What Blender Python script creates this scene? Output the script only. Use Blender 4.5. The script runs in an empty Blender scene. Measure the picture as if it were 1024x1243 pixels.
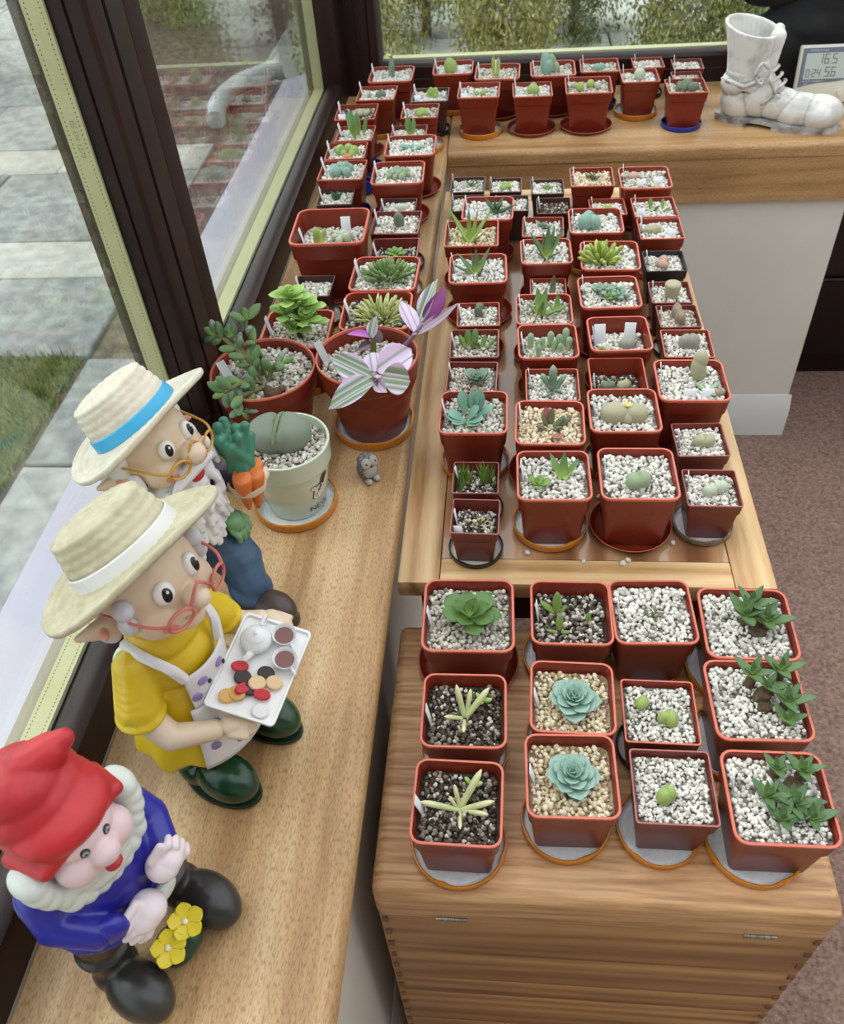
import bpy, bmesh, math, random
import numpy as np
from mathutils import Vector, Matrix, Euler

# ------------------------------------------------------------------ camera, world, light
scene = bpy.context.scene
COL = scene.collection
IMG_W, IMG_H, FPX = 1024.0, 1243.0, 1035.13
YAW, PITCH, ROLL, CAM_H = -0.1355666, 0.7837839, 0.0862708, 0.75
_fw = Vector((math.sin(YAW)*math.cos(PITCH), math.cos(YAW)*math.cos(PITCH), -math.sin(PITCH)))
_r0 = Vector((math.cos(YAW), -math.sin(YAW), 0)); _d0 = _fw.cross(_r0)
_rt = math.cos(ROLL)*_r0 + math.sin(ROLL)*_d0
_dn = -math.sin(ROLL)*_r0 + math.cos(ROLL)*_d0
cam_data = bpy.data.cameras.new('camera'); cam = bpy.data.objects.new('camera', cam_data); COL.objects.link(cam)
m3 = Matrix((_rt, -_dn, -_fw)).transposed()
cam.matrix_world = Matrix.Translation((0, 0, CAM_H)) @ m3.to_4x4()
cam_data.sensor_fit = 'HORIZONTAL'; cam_data.sensor_width = 36.0; cam_data.lens = 36.0*FPX/IMG_W
cam_data.clip_start = 0.02; cam_data.clip_end = 60
cam_data.dof.use_dof = True; cam_data.dof.focus_distance = 0.95; cam_data.dof.aperture_fstop = 16.0
scene.camera = cam

world = bpy.data.worlds.new('overcast_sky'); scene.world = world; world.use_nodes = True
wn = world.node_tree.nodes; wl = world.node_tree.links
bg = wn['Background']; bg.inputs['Color'].default_value = (0.90, 0.95, 1.0, 1); bg.inputs['Strength'].default_value = 1.2
sun_d = bpy.data.lights.new('sun', 'SUN'); sun_d.energy = 1.3; sun_d.angle = math.radians(50); sun_d.color = (1.0, 0.97, 0.92)
sun = bpy.data.objects.new('sun', sun_d); COL.objects.link(sun)
sun.rotation_euler = Vector((0.55, -0.42, -1.0)).to_track_quat('-Z', 'Y').to_euler()
sun.location = (-3, 3, 4)
vs = scene.view_settings
vs.view_transform = 'Standard'; vs.look = 'None'; vs.gamma = 1.0; vs.use_curve_mapping = False; vs.exposure = 0.6
scene.cycles.use_denoising = True
scene.cycles.max_bounces = 10; scene.cycles.transparent_max_bounces = 12

# a pixel gives a direction; the plane it lies on gives the distance
def ray(px, py):
    return _rt*((px-IMG_W/2)/FPX) + _dn*((py-IMG_H/2)/FPX) + _fw
def onz(px, py, z):
    v = ray(px, py); t = (z-CAM_H)/v.z
    return Vector((v.x*t, v.y*t, z))
def ony(px, py, y):
    v = ray(px, py); t = y/v.y
    return Vector((v.x*t, y, CAM_H+v.z*t))

# ------------------------------------------------------------------ helpers
def lin(c):
    return tuple(((v/255.0)/12.92 if v/255.0 <= 0.04045 else ((v/255.0+0.055)/1.055)**2.4) for v in c) + (1.0,)
MATS = {}
def mat(name, c1, c2=None, scale=20.0, rough=0.5, bump=0.0, bscale=None, stretch=(1, 1, 1), coord='Object', spec=0.5,
        detail=4.0, metal=0.0, coat=0.0, sss=0.0, lo=0.35, hi=0.65):
    if name in MATS: return MATS[name]
    m = bpy.data.materials.new(name); m.use_nodes = True
    nt = m.node_tree; n = nt.nodes; l = nt.links; p = n['Principled BSDF']
    p.inputs['Roughness'].default_value = rough; p.inputs['Metallic'].default_value = metal
    p.inputs['Specular IOR Level'].default_value = spec
    p.inputs['Coat Weight'].default_value = coat
    if sss:
        p.inputs['Subsurface Weight'].default_value = sss; p.inputs['Subsurface Radius'].default_value = (.004, .004, .002)
    p.inputs['Base Color'].default_value = lin(c1)
    if c2 is not None or bump:
        tc = n.new('ShaderNodeTexCoord'); mp = n.new('ShaderNodeMapping'); mp.inputs['Scale'].default_value = stretch
        l.new(tc.outputs[coord], mp.inputs['Vector'])
    if c2 is not None:
        nz = n.new('ShaderNodeTexNoise'); nz.inputs['Scale'].default_value = scale; nz.inputs['Detail'].default_value = detail
        l.new(mp.outputs['Vector'], nz.inputs['Vector'])
        rp = n.new('ShaderNodeValToRGB'); rp.color_ramp.elements[0].position = lo; rp.color_ramp.elements[1].position = hi
        rp.color_ramp.elements[0].color = lin(c1); rp.color_ramp.elements[1].color = lin(c2)
        l.new(nz.outputs['Fac'], rp.inputs['Fac']); l.new(rp.outputs['Color'], p.inputs['Base Color'])
    if bump:
        nb = n.new('ShaderNodeTexNoise'); nb.inputs['Scale'].default_value = bscale or scale*2; nb.inputs['Detail'].default_value = 3
        l.new(mp.outputs['Vector'], nb.inputs['Vector'])
        bp = n.new('ShaderNodeBump'); bp.inputs['Strength'].default_value = bump; bp.inputs['Distance'].default_value = 0.002
        l.new(nb.outputs['Fac'], bp.inputs['Height']); l.new(bp.outputs['Normal'], p.inputs['Normal'])
    MATS[name] = m
    return m
def ramp_mat(name, stops, source, rough=0.6, axis=0, coord='Generated', bump=0.0, const=False, spec=0.4, sss=0.0, bscale=300):
    """colour from a ramp over random-per-island ('island') or over one generated axis ('axis')"""
    if name in MATS: return MATS[name]
    m = bpy.data.materials.new(name); m.use_nodes = True
    nt = m.node_tree; n = nt.nodes; l = nt.links; p = n['Principled BSDF']
    p.inputs['Roughness'].default_value = rough; p.inputs['Specular IOR Level'].default_value = spec
    rp = n.new('ShaderNodeValToRGB'); cr = rp.color_ramp
    if const: cr.interpolation = 'CONSTANT'
    while len(cr.elements) < len(stops): cr.elements.new(0.5)
    for e, (pos, c) in zip(cr.elements, stops): e.position = pos; e.color = lin(c)
    if source == 'island':
        g = n.new('ShaderNodeNewGeometry'); l.new(g.outputs['Random Per Island'], rp.inputs['Fac'])
    else:
        tc = n.new('ShaderNodeTexCoord'); sp = n.new('ShaderNodeSeparateXYZ')
        l.new(tc.outputs[coord], sp.inputs[0]); l.new(sp.outputs[axis], rp.inputs['Fac'])
    l.new(rp.outputs['Color'], p.inputs['Base Color'])
    if bump:
        tc2 = n.new('ShaderNodeTexCoord'); nb = n.new('ShaderNodeTexNoise'); nb.inputs['Scale'].default_value = bscale
        l.new(tc2.outputs['Object'], nb.inputs['Vector'])
        b = n.new('ShaderNodeBump'); b.inputs['Strength'].default_value = bump; b.inputs['Distance'].default_value = 0.001
        l.new(nb.outputs['Fac'], b.inputs['Height']); l.new(b.outputs['Normal'], p.inputs['Normal'])
    if sss:
        p.inputs['Subsurface Weight'].default_value = sss; p.inputs['Subsurface Radius'].default_value = (.003, .004, .002)
    MATS[name] = m
    return m
def wood(name, light, mid, dark, along, rough=0.45, fine=70.0, ring=7.0, flecks=False, coat=0.0, dist=3.0, ringmix=0.45, band=None):
    """grain runs along the axis named"""
    m = bpy.data.materials.new(name); m.use_nodes = True
    nt = m.node_tree; n = nt.nodes; l = nt.links; p = n['Principled BSDF']
    p.inputs['Roughness'].default_value = rough; p.inputs['Coat Weight'].default_value = coat
    tc = n.new('ShaderNodeTexCoord'); mp = n.new('ShaderNodeMapping')
    s = [1.0, 1.0, 1.0]; s['xyz'.index(along)] = 0.07
    mp.inputs['Scale'].default_value = s
    oi = n.new('ShaderNodeObjectInfo'); mul = n.new('ShaderNodeVectorMath'); mul.operation = 'ADD'
    cx = n.new('ShaderNodeCombineXYZ')
    for k in range(3): l.new(oi.outputs['Random'], cx.inputs[k])
    l.new(tc.outputs['Object'], mul.inputs[0]); l.new(cx.outputs[0], mul.inputs[1]); l.new(mul.outputs[0], mp.inputs['Vector'])
    w = n.new('ShaderNodeTexWave'); w.wave_type = 'BANDS'; w.bands_direction = band or {'x': 'Y', 'y': 'X', 'z': 'X'}[along]
    w.inputs['Scale'].default_value = ring; w.inputs['Distortion'].default_value = dist*2; w.inputs['Detail'].default_value = 3; w.inputs['Detail Scale'].default_value = 1.2
    l.new(mp.outputs['Vector'], w.inputs['Vector'])
    nz = n.new('ShaderNodeTexNoise'); nz.inputs['Scale'].default_value = fine; nz.inputs['Detail'].default_value = 5; nz.inputs['Roughness'].default_value = 0.65
    l.new(mp.outputs['Vector'], nz.inputs['Vector'])
    mx = n.new('ShaderNodeMix'); mx.data_type = 'FLOAT'; mx.inputs[0].default_value = ringmix
    l.new(nz.outputs['Fac'], mx.inputs[2]); l.new(w.outputs['Fac'], mx.inputs[3])
    rp = n.new('ShaderNodeValToRGB'); cr = rp.color_ramp; cr.elements.new(0.5)
    for e, (pos, c) in zip(cr.elements, ((0.28, dark), (0.5, mid), (0.72, light))): e.position = pos; e.color = lin(c)
    l.new(mx.outputs[0], rp.inputs['Fac'])
    out = rp.outputs['Color']
    bgn = n.new('ShaderNodeTexNoise'); bgn.inputs['Scale'].default_value = 5.0; bgn.inputs['Detail'].default_value = 2
    l.new(tc.outputs['Object'], bgn.inputs['Vector'])
    hv = n.new('ShaderNodeHueSaturation'); mr = n.new('ShaderNodeMapRange'); mr.inputs[1].default_value = 0.3; mr.inputs[2].default_value = 0.7; mr.inputs[3].default_value = 0.86; mr.inputs[4].default_value = 1.1
    l.new(bgn.outputs['Fac'], mr.inputs[0]); l.new(mr.outputs[0], hv.inputs['Value']); l.new(out, hv.inputs['Color']); out = hv.outputs['Color']
    if flecks:   # short open pores of beech/oak veneer
        mp2 = n.new('ShaderNodeMapping'); s2 = [780.0, 780.0, 780.0]; s2['xyz'.index(along)] = 170.0; mp2.inputs['Scale'].default_value = s2
        l.new(tc.outputs['Object'], mp2.inputs['Vector'])
        n2 = n.new('ShaderNodeTexNoise'); n2.inputs['Scale'].default_value = 1.0; n2.inputs['Detail'].default_value = 2; l.new(mp2.outputs['Vector'], n2.inputs['Vector'])
        r2 = n.new('ShaderNodeValToRGB'); r2.color_ramp.elements[0].position = 0.34; r2.color_ramp.elements[1].position = 0.52
        r2.color_ramp.elements[0].color = (0.58, 0.48, 0.38, 1); r2.color_ramp.elements[1].color = (1, 1, 1, 1)
        l.new(n2.outputs['Fac'], r2.inputs['Fac'])
        mm = n.new('ShaderNodeMix'); mm.data_type = 'RGBA'; mm.blend_type = 'MULTIPLY'; mm.inputs[0].default_value = 0.8
        l.new(out, mm.inputs[6]); l.new(r2.outputs['Color'], mm.inputs[7]); out = mm.outputs[2]
    l.new(out, p.inputs['Base Color'])
    b = n.new('ShaderNodeBump'); b.inputs['Strength'].default_value = 0.15; b.inputs['Distance'].default_value = 0.001
    l.new(mx.outputs[0], b.inputs['Height']); l.new(b.outputs['Normal'], p.inputs['Normal'])
    MATS[name] = m
    return m
def glass_mat():
    m = bpy.data.materials.new('window_glass'); m.use_nodes = True
    nt = m.node_tree; n = nt.nodes; l = nt.links
    n.remove(n['Principled BSDF'])
    tr = n.new('ShaderNodeBsdfTransparent'); tr.inputs['Color'].default_value = (0.95, 0.97, 0.96, 1)
    gl = n.new('ShaderNodeBsdfGlossy'); gl.inputs['Roughness'].default_value = 0.0
    fr = n.new('ShaderNodeFresnel')
    ge = n.new('ShaderNodeNewGeometry'); mr = n.new('ShaderNodeMapRange'); mr.inputs[3].default_value = 1.45; mr.inputs[4].default_value = 1/1.45   # same reflectance on both faces of the sheet
    l.new(ge.outputs['Backfacing'], mr.inputs[0]); l.new(mr.outputs[0], fr.inputs['IOR'])
    mx = n.new('ShaderNodeMixShader')
    l.new(fr.outputs[0], mx.inputs[0]); l.new(tr.outputs[0], mx.inputs[1]); l.new(gl.outputs[0], mx.inputs[2])
    l.new(mx.outputs[0], n['Material Output'].inputs['Surface'])
    MATS['glass'] = m
    return m

def M(verts, faces, name='mesh', smooth=False, mats=None, fmat=None, auto=None):
    me = bpy.data.meshes.new(name); me.from_pydata([tuple(v) for v in verts], [], faces)
    if mats:
        for mm in mats: me.materials.append(mm)
    if fmat: me.polygons.foreach_set('material_index', fmat)
    if smooth: me.polygons.foreach_set('use_smooth', [True]*len(me.polygons))
    me.update()
    if auto is not None:
        me.set_sharp_from_angle(angle=math.radians(auto))
    return me
def from_bm(bm, name='mesh', smooth=False, auto=None):
    me = bpy.data.meshes.new(name); bm.normal_update(); bm.to_mesh(me); bm.free()
    if smooth: me.polygons.foreach_set('use_smooth', [True]*len(me.polygons))
    if auto is not None: me.set_sharp_from_angle(angle=math.radians(auto))
    return me
def obj(name, me, m=None, parent=None, loc=None, rot=None, scale=None, mw=None):
    o = bpy.data.objects.new(name, me); COL.objects.link(o)
    if m is not None and me is not None:
        if len(me.materials) == 0: me.materials.append(m)
        elif me.materials[0] is not m:
            o.material_slots[0].link = 'OBJECT'; o.material_slots[0].material = m
    if parent is not None: o.parent = parent
    if mw is not None: o.matrix_basis = mw
    if loc is not None: o.location = loc
    if rot is not None: o.rotation_euler = rot
    if scale is not None: o.scale = (scale, scale, scale) if isinstance(scale, (int, float)) else scale
    return o
def tag(o, label=None, cat=None, group=None, kind=None):
    if label: o['label'] = label
    if cat: o['category'] = cat
    if group: o['group'] = group
    if kind: o['kind'] = kind
    return o
def empty(name, loc=(0, 0, 0), rz=0.0):
    o = bpy.data.objects.new(name, None); COL.objects.link(o); o.location = loc; o.rotation_euler = (0, 0, rz); o.empty_display_size = 0.02
    return o
def box(x0, x1, y0, y1, z0, z1, bev=0.0, seg=2):
    bm = bmesh.new(); bmesh.ops.create_cube(bm, size=1)
    for v in bm.verts: v.co = Vector(((x0+x1)/2+v.co.x*(x1-x0), (y0+y1)/2+v.co.y*(y1-y0), (z0+z1)/2+v.co.z*(z1-z0)))
    if bev: bmesh.ops.bevel(bm, geom=bm.edges[:], offset=bev, segments=seg, affect='EDGES', profile=0.6)
    return from_bm(bm, smooth=bool(bev), auto=50 if bev else None)
def prism(poly, axis, a, b, bev=0.0):
    """extrude a 2D polygon along an axis; poly holds the two other coordinates in xyz order"""
    def p3(u, v, t): return {'x': (t, u, v), 'y': (u, t, v), 'z': (u, v, t)}[axis]
    n = len(poly); vv = [p3(u, v, a) for u, v in poly]+[p3(u, v, b) for u, v in poly]
    ff = [tuple(range(n)), tuple(range(2*n-1, n-1, -1))]+[(i, i+n, (i+1) % n+n, (i+1) % n) for i in range(n)]
    bm = bmesh.new(); bv = [bm.verts.new(v) for v in vv]
    for f in ff: bm.faces.new([bv[i] for i in f])
    bmesh.ops.recalc_face_normals(bm, faces=bm.faces[:])
    return from_bm(bm, smooth=True, auto=30)
def ring(a, r, k=5, circle=False, n=40):
    if circle: return [(a*math.cos(2*math.pi*i/n), a*math.sin(2*math.pi*i/n)) for i in range(n)]
    out = []
    for q, (sx, sy) in enumerate(((1, 1), (-1, 1), (-1, -1), (1, -1))):
        for i in range(k):
            t = math.pi/2*(q + i/(k-1)); out.append((sx*(a-r)+r*math.cos(t), sy*(a-r)+r*math.sin(t)))
    return out
def loft(levels, mats=None, lmat=None, cap0=True, cap1=True, circle=False, n=40, auto=35, k=5):
    """levels: (z, half, radius); faces between level i and i+1 take material lmat[i]"""
    vv = []; ff = []; fm = []
    for z, a, r in levels: vv += [(x, y, z) for x, y in ring(a, r, k, circle, n)]
    c = len(vv)//len(levels)
    for i in range(len(levels)-1):
        for j in range(c):
            ff.append((i*c+j, i*c+(j+1) % c, (i+1)*c+(j+1) % c, (i+1)*c+j)); fm.append(lmat[i] if lmat else 0)
    if cap0: ff.append(tuple(range(c-1, -1, -1))); fm.append(lmat[0] if lmat else 0)
    if cap1: b = (len(levels)-1)*c; ff.append(tuple(range(b, b+c))); fm.append(lmat[-1] if lmat else 0)
    return M(vv, ff, 'loft', True, mats, fm, auto)
def tube(pts, rad, n=8, closed=False):
    """round bar along points; rad a number or one per point"""
    P = [Vector(p) for p in pts]; vv = []; ff = []
    up = Vector((0, 0, 1))
    for i, p in enumerate(P):
        if closed: d = (P[(i+1) % len(P)]-P[i-1]).normalized()
        else: d = (P[min(i+1, len(P)-1)]-P[max(i-1, 0)]).normalized()
        a = d.cross(up)
        if a.length < 1e-3: a = d.cross(Vector((1, 0, 0)))
        a.normalize(); b = d.cross(a); r = rad[i] if isinstance(rad, (list, tuple)) else rad
        vv += [p + r*(math.cos(2*math.pi*k/n)*a+math.sin(2*math.pi*k/n)*b) for k in range(n)]
    m = len(P)
    for i in range(m if closed else m-1):
        for k in range(n): ff.append((i*n+k, i*n+(k+1) % n, ((i+1) % m)*n+(k+1) % n, ((i+1) % m)*n+k))
    if not closed: ff.append(tuple(range(n-1, -1, -1))); ff.append(tuple(range((m-1)*n, m*n)))
    bm = bmesh.new(); bv = [bm.verts.new(v) for v in vv]
    for f in ff:
        try: bm.faces.new([bv[i] for i in f])
        except ValueError: pass
    bmesh.ops.recalc_face_normals(bm, faces=bm.faces[:])
    return from_bm(bm, smooth=True, auto=60)
def smooth_path(pts, n=6):
    """Catmull-Rom through the points"""
    P = [Vector(p) for p in pts]; P = [2*P[0]-P[1]]+P+[2*P[-1]-P[-2]]; out = []
    for i in range(1, len(P)-2):
        for k in range(n):
            t = k/n; a, b, c, d = P[i-1], P[i], P[i+1], P[i+2]
            out.append(0.5*((2*b)+(c-a)*t+(2*a-5*b+4*c-d)*t*t+(3*b-a-3*c+d)*t**3))
    out.append(P[-2]); return out
_ico = {}
def ico(sub):
    if sub not in _ico:
        bm = bmesh.new(); bmesh.ops.create_icosphere(bm, subdivisions=sub, radius=1)
        _ico[sub] = (np.array([v.co[:] for v in bm.verts]), np.array([[v.index for v in f.verts] for f in bm.faces])); bm.free()
    return _ico[sub]
def ellipsoid(sub=3):
    v, f = ico(sub); return M(v.tolist(), f.tolist(), 'ellipsoid', True)
def join_np(items, name='mesh', smooth=True):
    """items: (verts Nx3, tri faces, 4x4 numpy matrix)"""
    V = []; F = []; o = 0
    for v, f, mt in items:
        V.append(v @ mt[:3, :3].T + mt[:3, 3]); F.append(f+o); o += len(v)
    V = np.concatenate(V); F = np.concatenate(F)
    me = bpy.data.meshes.new(name); me.vertices.add(len(V)); me.vertices.foreach_set('co', V.ravel().astype(np.float32))
    k = F.shape[1]
    me.loops.add(F.size); me.loops.foreach_set('vertex_index', F.ravel().astype(np.int32))
    me.polygons.add(len(F)); me.polygons.foreach_set('loop_start', np.arange(0, F.size, k, dtype=np.int32))
    if smooth: me.polygons.foreach_set('use_smooth', np.ones(len(F), dtype=bool))
    me.update(calc_edges=True); me.validate()
    return me
def blob(name, prims, m, parent, voxel=0.0018, smooth=6, dec=None):
    """one continuous sculpted surface: shapes fused by a voxel remesh, then relaxed"""
    bm = bmesh.new()
    def ball(c, r, rot=None, sub=3):
        mt = Matrix.Translation(c) @ (Euler(rot).to_matrix().to_4x4() if rot else Matrix()) @ Matrix.Diagonal((*((r, r, r) if isinstance(r, (int, float)) else r), 1))
        bmesh.ops.create_icosphere(bm, subdivisions=sub, radius=1, matrix=mt)
    for p in prims:
        if p[0] == 'e': ball(p[1], p[2], p[3] if len(p) > 3 else None)
        elif p[0] == 'c':
            a, b, ra, rb = Vector(p[1]), Vector(p[2]), p[3], p[4]
            n = max(2, int((b-a).length/(min(ra, rb)*0.4))+1)
            for i in range(n+1): ball(a.lerp(b, i/n), ra+(rb-ra)*i/n, None, 2)
        elif p[0] == 'm':
            t = bpy.data.meshes.new('t'); t.from_pydata([tuple(v) for v in p[1]], [], p[2]); bm.from_mesh(t); bpy.data.meshes.remove(t)
        elif p[0] == 'me': bm.from_mesh(p[1])
    me = from_bm(bm); o = bpy.data.objects.new('temp', me); COL.objects.link(o)
    md = o.modifiers.new('r', 'REMESH'); md.mode = 'VOXEL'; md.voxel_size = voxel; md.use_smooth_shade = True
    if smooth:
        ms = o.modifiers.new('s', 'SMOOTH'); ms.iterations = smooth; ms.factor = 0.5
    dg = bpy.context.evaluated_depsgraph_get(); res = bpy.data.meshes.new_from_object(o.evaluated_get(dg))
    bpy.data.objects.remove(o); bpy.data.meshes.remove(me)
    res.polygons.foreach_set('use_smooth', [True]*len(res.polygons)); res.materials.clear()
    return obj(name, res, m, parent)
def text_mesh(s, size, depth=0.0):
    c = bpy.data.curves.new('t', 'FONT'); c.body = s; c.size = size; c.extrude = depth; c.align_x = 'CENTER'; c.align_y = 'CENTER'; c.resolution_u = 3
    o = bpy.data.objects.new('t', c); COL.objects.link(o)
    dg = bpy.context.evaluated_depsgraph_get(); me = bpy.data.meshes.new_from_object(o.evaluated_get(dg))
    bpy.data.objects.remove(o); me.materials.clear()
    return me
# ------------------------------------------------------------------ materials of the setting
FLOOR_Z, TABLE_Z, CHEST_Z, GROUND_Z = -0.79, -0.025, -0.10, -0.95
oak_y = wood('oak_along_y', (222, 190, 146), (200, 163, 116), (168, 128, 84), 'y', rough=0.42, fine=60, ring=3.0, flecks=True, ringmix=0.25)
oak_x = wood('oak_along_x', (216, 180, 134), (194, 154, 106), (160, 120, 76), 'x', rough=0.42, fine=60, ring=3.0, flecks=True, ringmix=0.25)
pine_x = wood('pine_along_x', (228, 186, 140), (206, 158, 110), (160, 114, 74), 'x', rough=0.5, fine=150, ring=24.0, dist=8.0, ringmix=0.16)
pine_front = wood('pine_board', (196, 152, 104), (178, 132, 86), (146, 104, 66), 'x', rough=0.5, fine=60, ring=10.0, dist=5.0, ringmix=0.25, band='Z')
tab_y = wood('mango_along_y', (226, 194, 146), (206, 166, 114), (160, 116, 72), 'y', rough=0.42, fine=60, ring=9.0, dist=5.0, ringmix=0.25)
tab_x = wood('mango_along_x', (226, 194, 146), (206, 166, 114), (160, 116, 72), 'x', rough=0.42, fine=60, ring=9.0, dist=5.0, ringmix=0.25)
tab_panel = wood('glazed_panel', (192, 150, 112), (166, 120, 84), (124, 82, 56), 'y', rough=0.16, fine=25, ring=4.0, dist=5.0, ringmix=0.4, coat=0.7)
mahog = mat('dark_mahogany_frame', (30, 15, 13), (46, 24, 20), 25, rough=0.42, stretch=(1, 1, .15), spec=0.35)
mahog_dark = mat('black_mahogany', (20, 9, 8), (34, 14, 12), 12, rough=0.3)
table_dark = mat('dark_red_underframe', (58, 26, 18), (76, 34, 24), 12, rough=0.45)
wallp = mat('magnolia_wall', (222, 219, 211), (227, 224, 216), 6, rough=0.75, bump=0.05, bscale=180)
white_gloss = mat('white_gloss_paint', (226, 228, 228), rough=0.3)
spacer_m = mat('cream_spacer', (206, 202, 150), (214, 210, 162), 30, rough=0.4)
hole_m = mat('spacer_hole', (110, 104, 70), rough=0.8)
glass = glass_mat()
outer_sill_m = mat('lilac_outer_sill', (186, 180, 198), (198, 192, 208), 4, rough=0.35)
outer_bead_m = mat('outer_bead', (150, 138, 122), (164, 152, 134), 9, rough=0.5)
carpet_m = mat('brown_carpet', (116, 92, 82), (164, 138, 126), 150, rough=0.95, bump=0.9, bscale=420, spec=0.1, lo=.3, hi=.7)
slab_m = []
for i, (a, b) in enumerate((((150, 150, 148), (186, 186, 182)), ((176, 174, 166), (200, 198, 190)), ((128, 130, 130), (166, 168, 166)))):
    slab_m.append(mat('paving_%d' % i, a, b, 14, rough=0.85, bump=0.3, bscale=90, detail=8))
soil_out = mat('garden_soil', (92, 80, 66), (128, 116, 100), 20, rough=0.95, bump=0.5)
grass_m = ramp_mat('lawn_blades', [(0, (84, 100, 48)), (.5, (118, 134, 66)), (1, (156, 164, 96))], 'island', rough=0.7)
grass_base = mat('lawn_soil', (86, 92, 50), (110, 116, 66), 30, rough=0.95)

def struct(o, label=None): return tag(o, label, None, None, 'structure')

# ------------------------------------------------------------------ room
fl = obj('floor', box(-0.16, 2.7, -2.2, 3.2, FLOOR_Z-0.05, FLOOR_Z), carpet_m); struct(fl, 'brown heather carpet floor')
wl_ = obj('wall_left', box(-0.42, -0.158, -2.2, 1.852, FLOOR_Z, -0.032), wallp); struct(wl_, 'pale grey wall below the long window sill')
wb = obj('wall_back', box(-0.42, 0.737, 1.853, 2.30, FLOOR_Z, -0.032), wallp); struct(wb, 'pale grey wall below the back shelf')
bb = obj('baseboard_back', prism([(1.838, FLOOR_Z), (1.838, -0.705), (1.851, -0.665), (1.853, -0.665), (1.853, FLOOR_Z)], 'x', -0.158, 0.745), white_gloss); struct(bb, 'white skirting board at the foot of the back wall')
bl = obj('baseboard_left', prism([(-0.143, FLOOR_Z), (-0.143, -0.705), (-0.156, -0.665), (-0.158, -0.665), (-0.158, FLOOR_Z)], 'y', -2.2, 1.838), white_gloss); struct(bl, 'white skirting board at the foot of the left wall')
wr = obj('wall_right', box(2.7, 2.8, -2.2, 3.2, FLOOR_Z, 1.5), wallp); struct(wr, 'unseen pale wall added on the right to hold back light')  # unseen, added so light comes mainly from the windows
wrr = obj('wall_rear', box(-0.45, 2.8, -2.3, -2.2, FLOOR_Z, 1.5), wallp); struct(wrr, 'unseen pale wall added behind the viewer to hold back light')  # unseen, added to weaken the light from behind the camera
cl_ = obj('shade_ceiling', box(-0.47, 2.8, -2.3, -0.55, 1.5, 1.6), wallp); struct(cl_, 'unseen slab overhead, added to cut light from behind the viewer')  # unseen, added and cut short to hold back light from behind the camera
# sills
def nosed(x0, x1, y0, y1, z0, z1, side, r=0.012):
    """board with a half-round nose on one long side"""
    pts = []
    for i in range(9):
        t = math.pi/2 - math.pi/2*i/8
        pts.append((r-r*math.cos(t)*1.0, r-r*math.sin(t)))  # dx inward from nose, dz below top
    if side == 'x':   # nose at x1
        poly = [(x0, z0), (x0, z1)]+[(x1-r+r*math.cos(t), z1-r+r*math.sin(t)) for t in [math.pi/2*(1-i/8) for i in range(9)]]+[(x1-.003, z0)]
        return prism(poly, 'y', y0, y1)
    poly = [(y1, z0), (y1, z1)]+[(y0+r-r*math.cos(t), z1-r+r*math.sin(t)) for t in [math.pi/2*(1-i/8) for i in range(9)]]+[(y0+.003, z0)]
    return prism(poly, 'x', x0, x1)
sl = obj('trim_1', nosed(-0.47, -0.1285, -2.2, 2.30, -0.032, 0.0, 'x'), oak_y); struct(sl, 'long light oak window sill with rounded front edge')
sb = obj('trim_2', nosed(-0.1275, 1.45, 1.829, 2.30, -0.03, 0.0, 'y'), oak_x); struct(sb, 'oak shelf board along the back window')
sf = obj('trim_3', box(-0.1275, 1.45, 1.836, 1.852, -0.127, -0.0305), oak_x); struct(sf, 'oak fascia board under the back shelf')

# ------------------------------------------------------------------ left window
TOP = 1.45
w1 = empty('window_1', (-0.41, 0.4, 0)); struct(w1, 'tall dark mahogany framed double glazed window along the left sill')
def wpart(name, me, m, root):
    o = obj(name, me, m, root); o.matrix_parent_inverse = Matrix.Translation(-root.location); return o
rail = [(-0.47, 0), (-0.39, 0), (-0.39, 0.046), (-0.3925, 0.0525), (-0.399, 0.0565), (-0.407, 0.0575), (-0.417, 0.056), (-0.424, 0.052), (-0.4285, 0.046), (-0.4285, 0.03), (-0.47, 0.03)]
wpart('frame_rail', prism(rail, 'y', -2.2, 0.89), mahog, w1)
wpart('frame_rail', prism(rail, 'y', 0.98, 2.12), mahog, w1)
wpart('frame_strip', box(-0.3905, -0.3885, -2.2, 2.12, 0.0, 0.004), outer_bead_m, w1)
mul = [(-0.47, 0.872), (-0.417, 0.872), (-0.416, 0.874), (-0.4135, 0.872), (-0.399, 0.872), (-0.394, 0.876), (-0.391, 0.884), (-0.391, 0.902), (-0.397, 0.9035), (-0.397, 0.9065), (-0.390, 0.908),
       (-0.390, 0.950), (-0.398, 0.9515), (-0.398, 0.9545), (-0.392, 0.957), (-0.389, 0.964), (-0.389, 0.992), (-0.393, 0.998), (-0.47, 0.998)]
wpart('mullion', prism(mul, 'z', 0.0, TOP), mahog, w1)
post = [(-0.47, 2.10), (-0.43, 2.10), (-0.40, 2.103), (-0.392, 2.108), (-0.39, 2.12), (-0.39, 2.185), (-0.36, 2.185), (-0.356, 2.191), (-0.33, 2.191), (-0.326, 2.186), (-0.31, 2.188), (-0.306, 2.195), (-0.306, 2.27), (-0.47, 2.30)]
wpart('corner_post', prism(post, 'z', 0.0, TOP), mahog, w1)
wpart('head_rail', box(-0.47, -0.39, -2.2, 2.12, TOP-0.06, TOP), mahog, w1)
for y0, y1 in ((-2.2, 0.872), (0.998, 2.10)):
    wpart('spacer_bar', box(-0.4548, -0.4325, y0, y1, 0.043, 0.0495), spacer_m, w1)
    wpart('pane', box(-0.4325, -0.4285, y0, y1, 0.0505, TOP-0.06), glass, w1)
    wpart('pane', box(-0.459, -0.455, y0, y1, 0.035, TOP-0.06), glass, w1)
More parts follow.
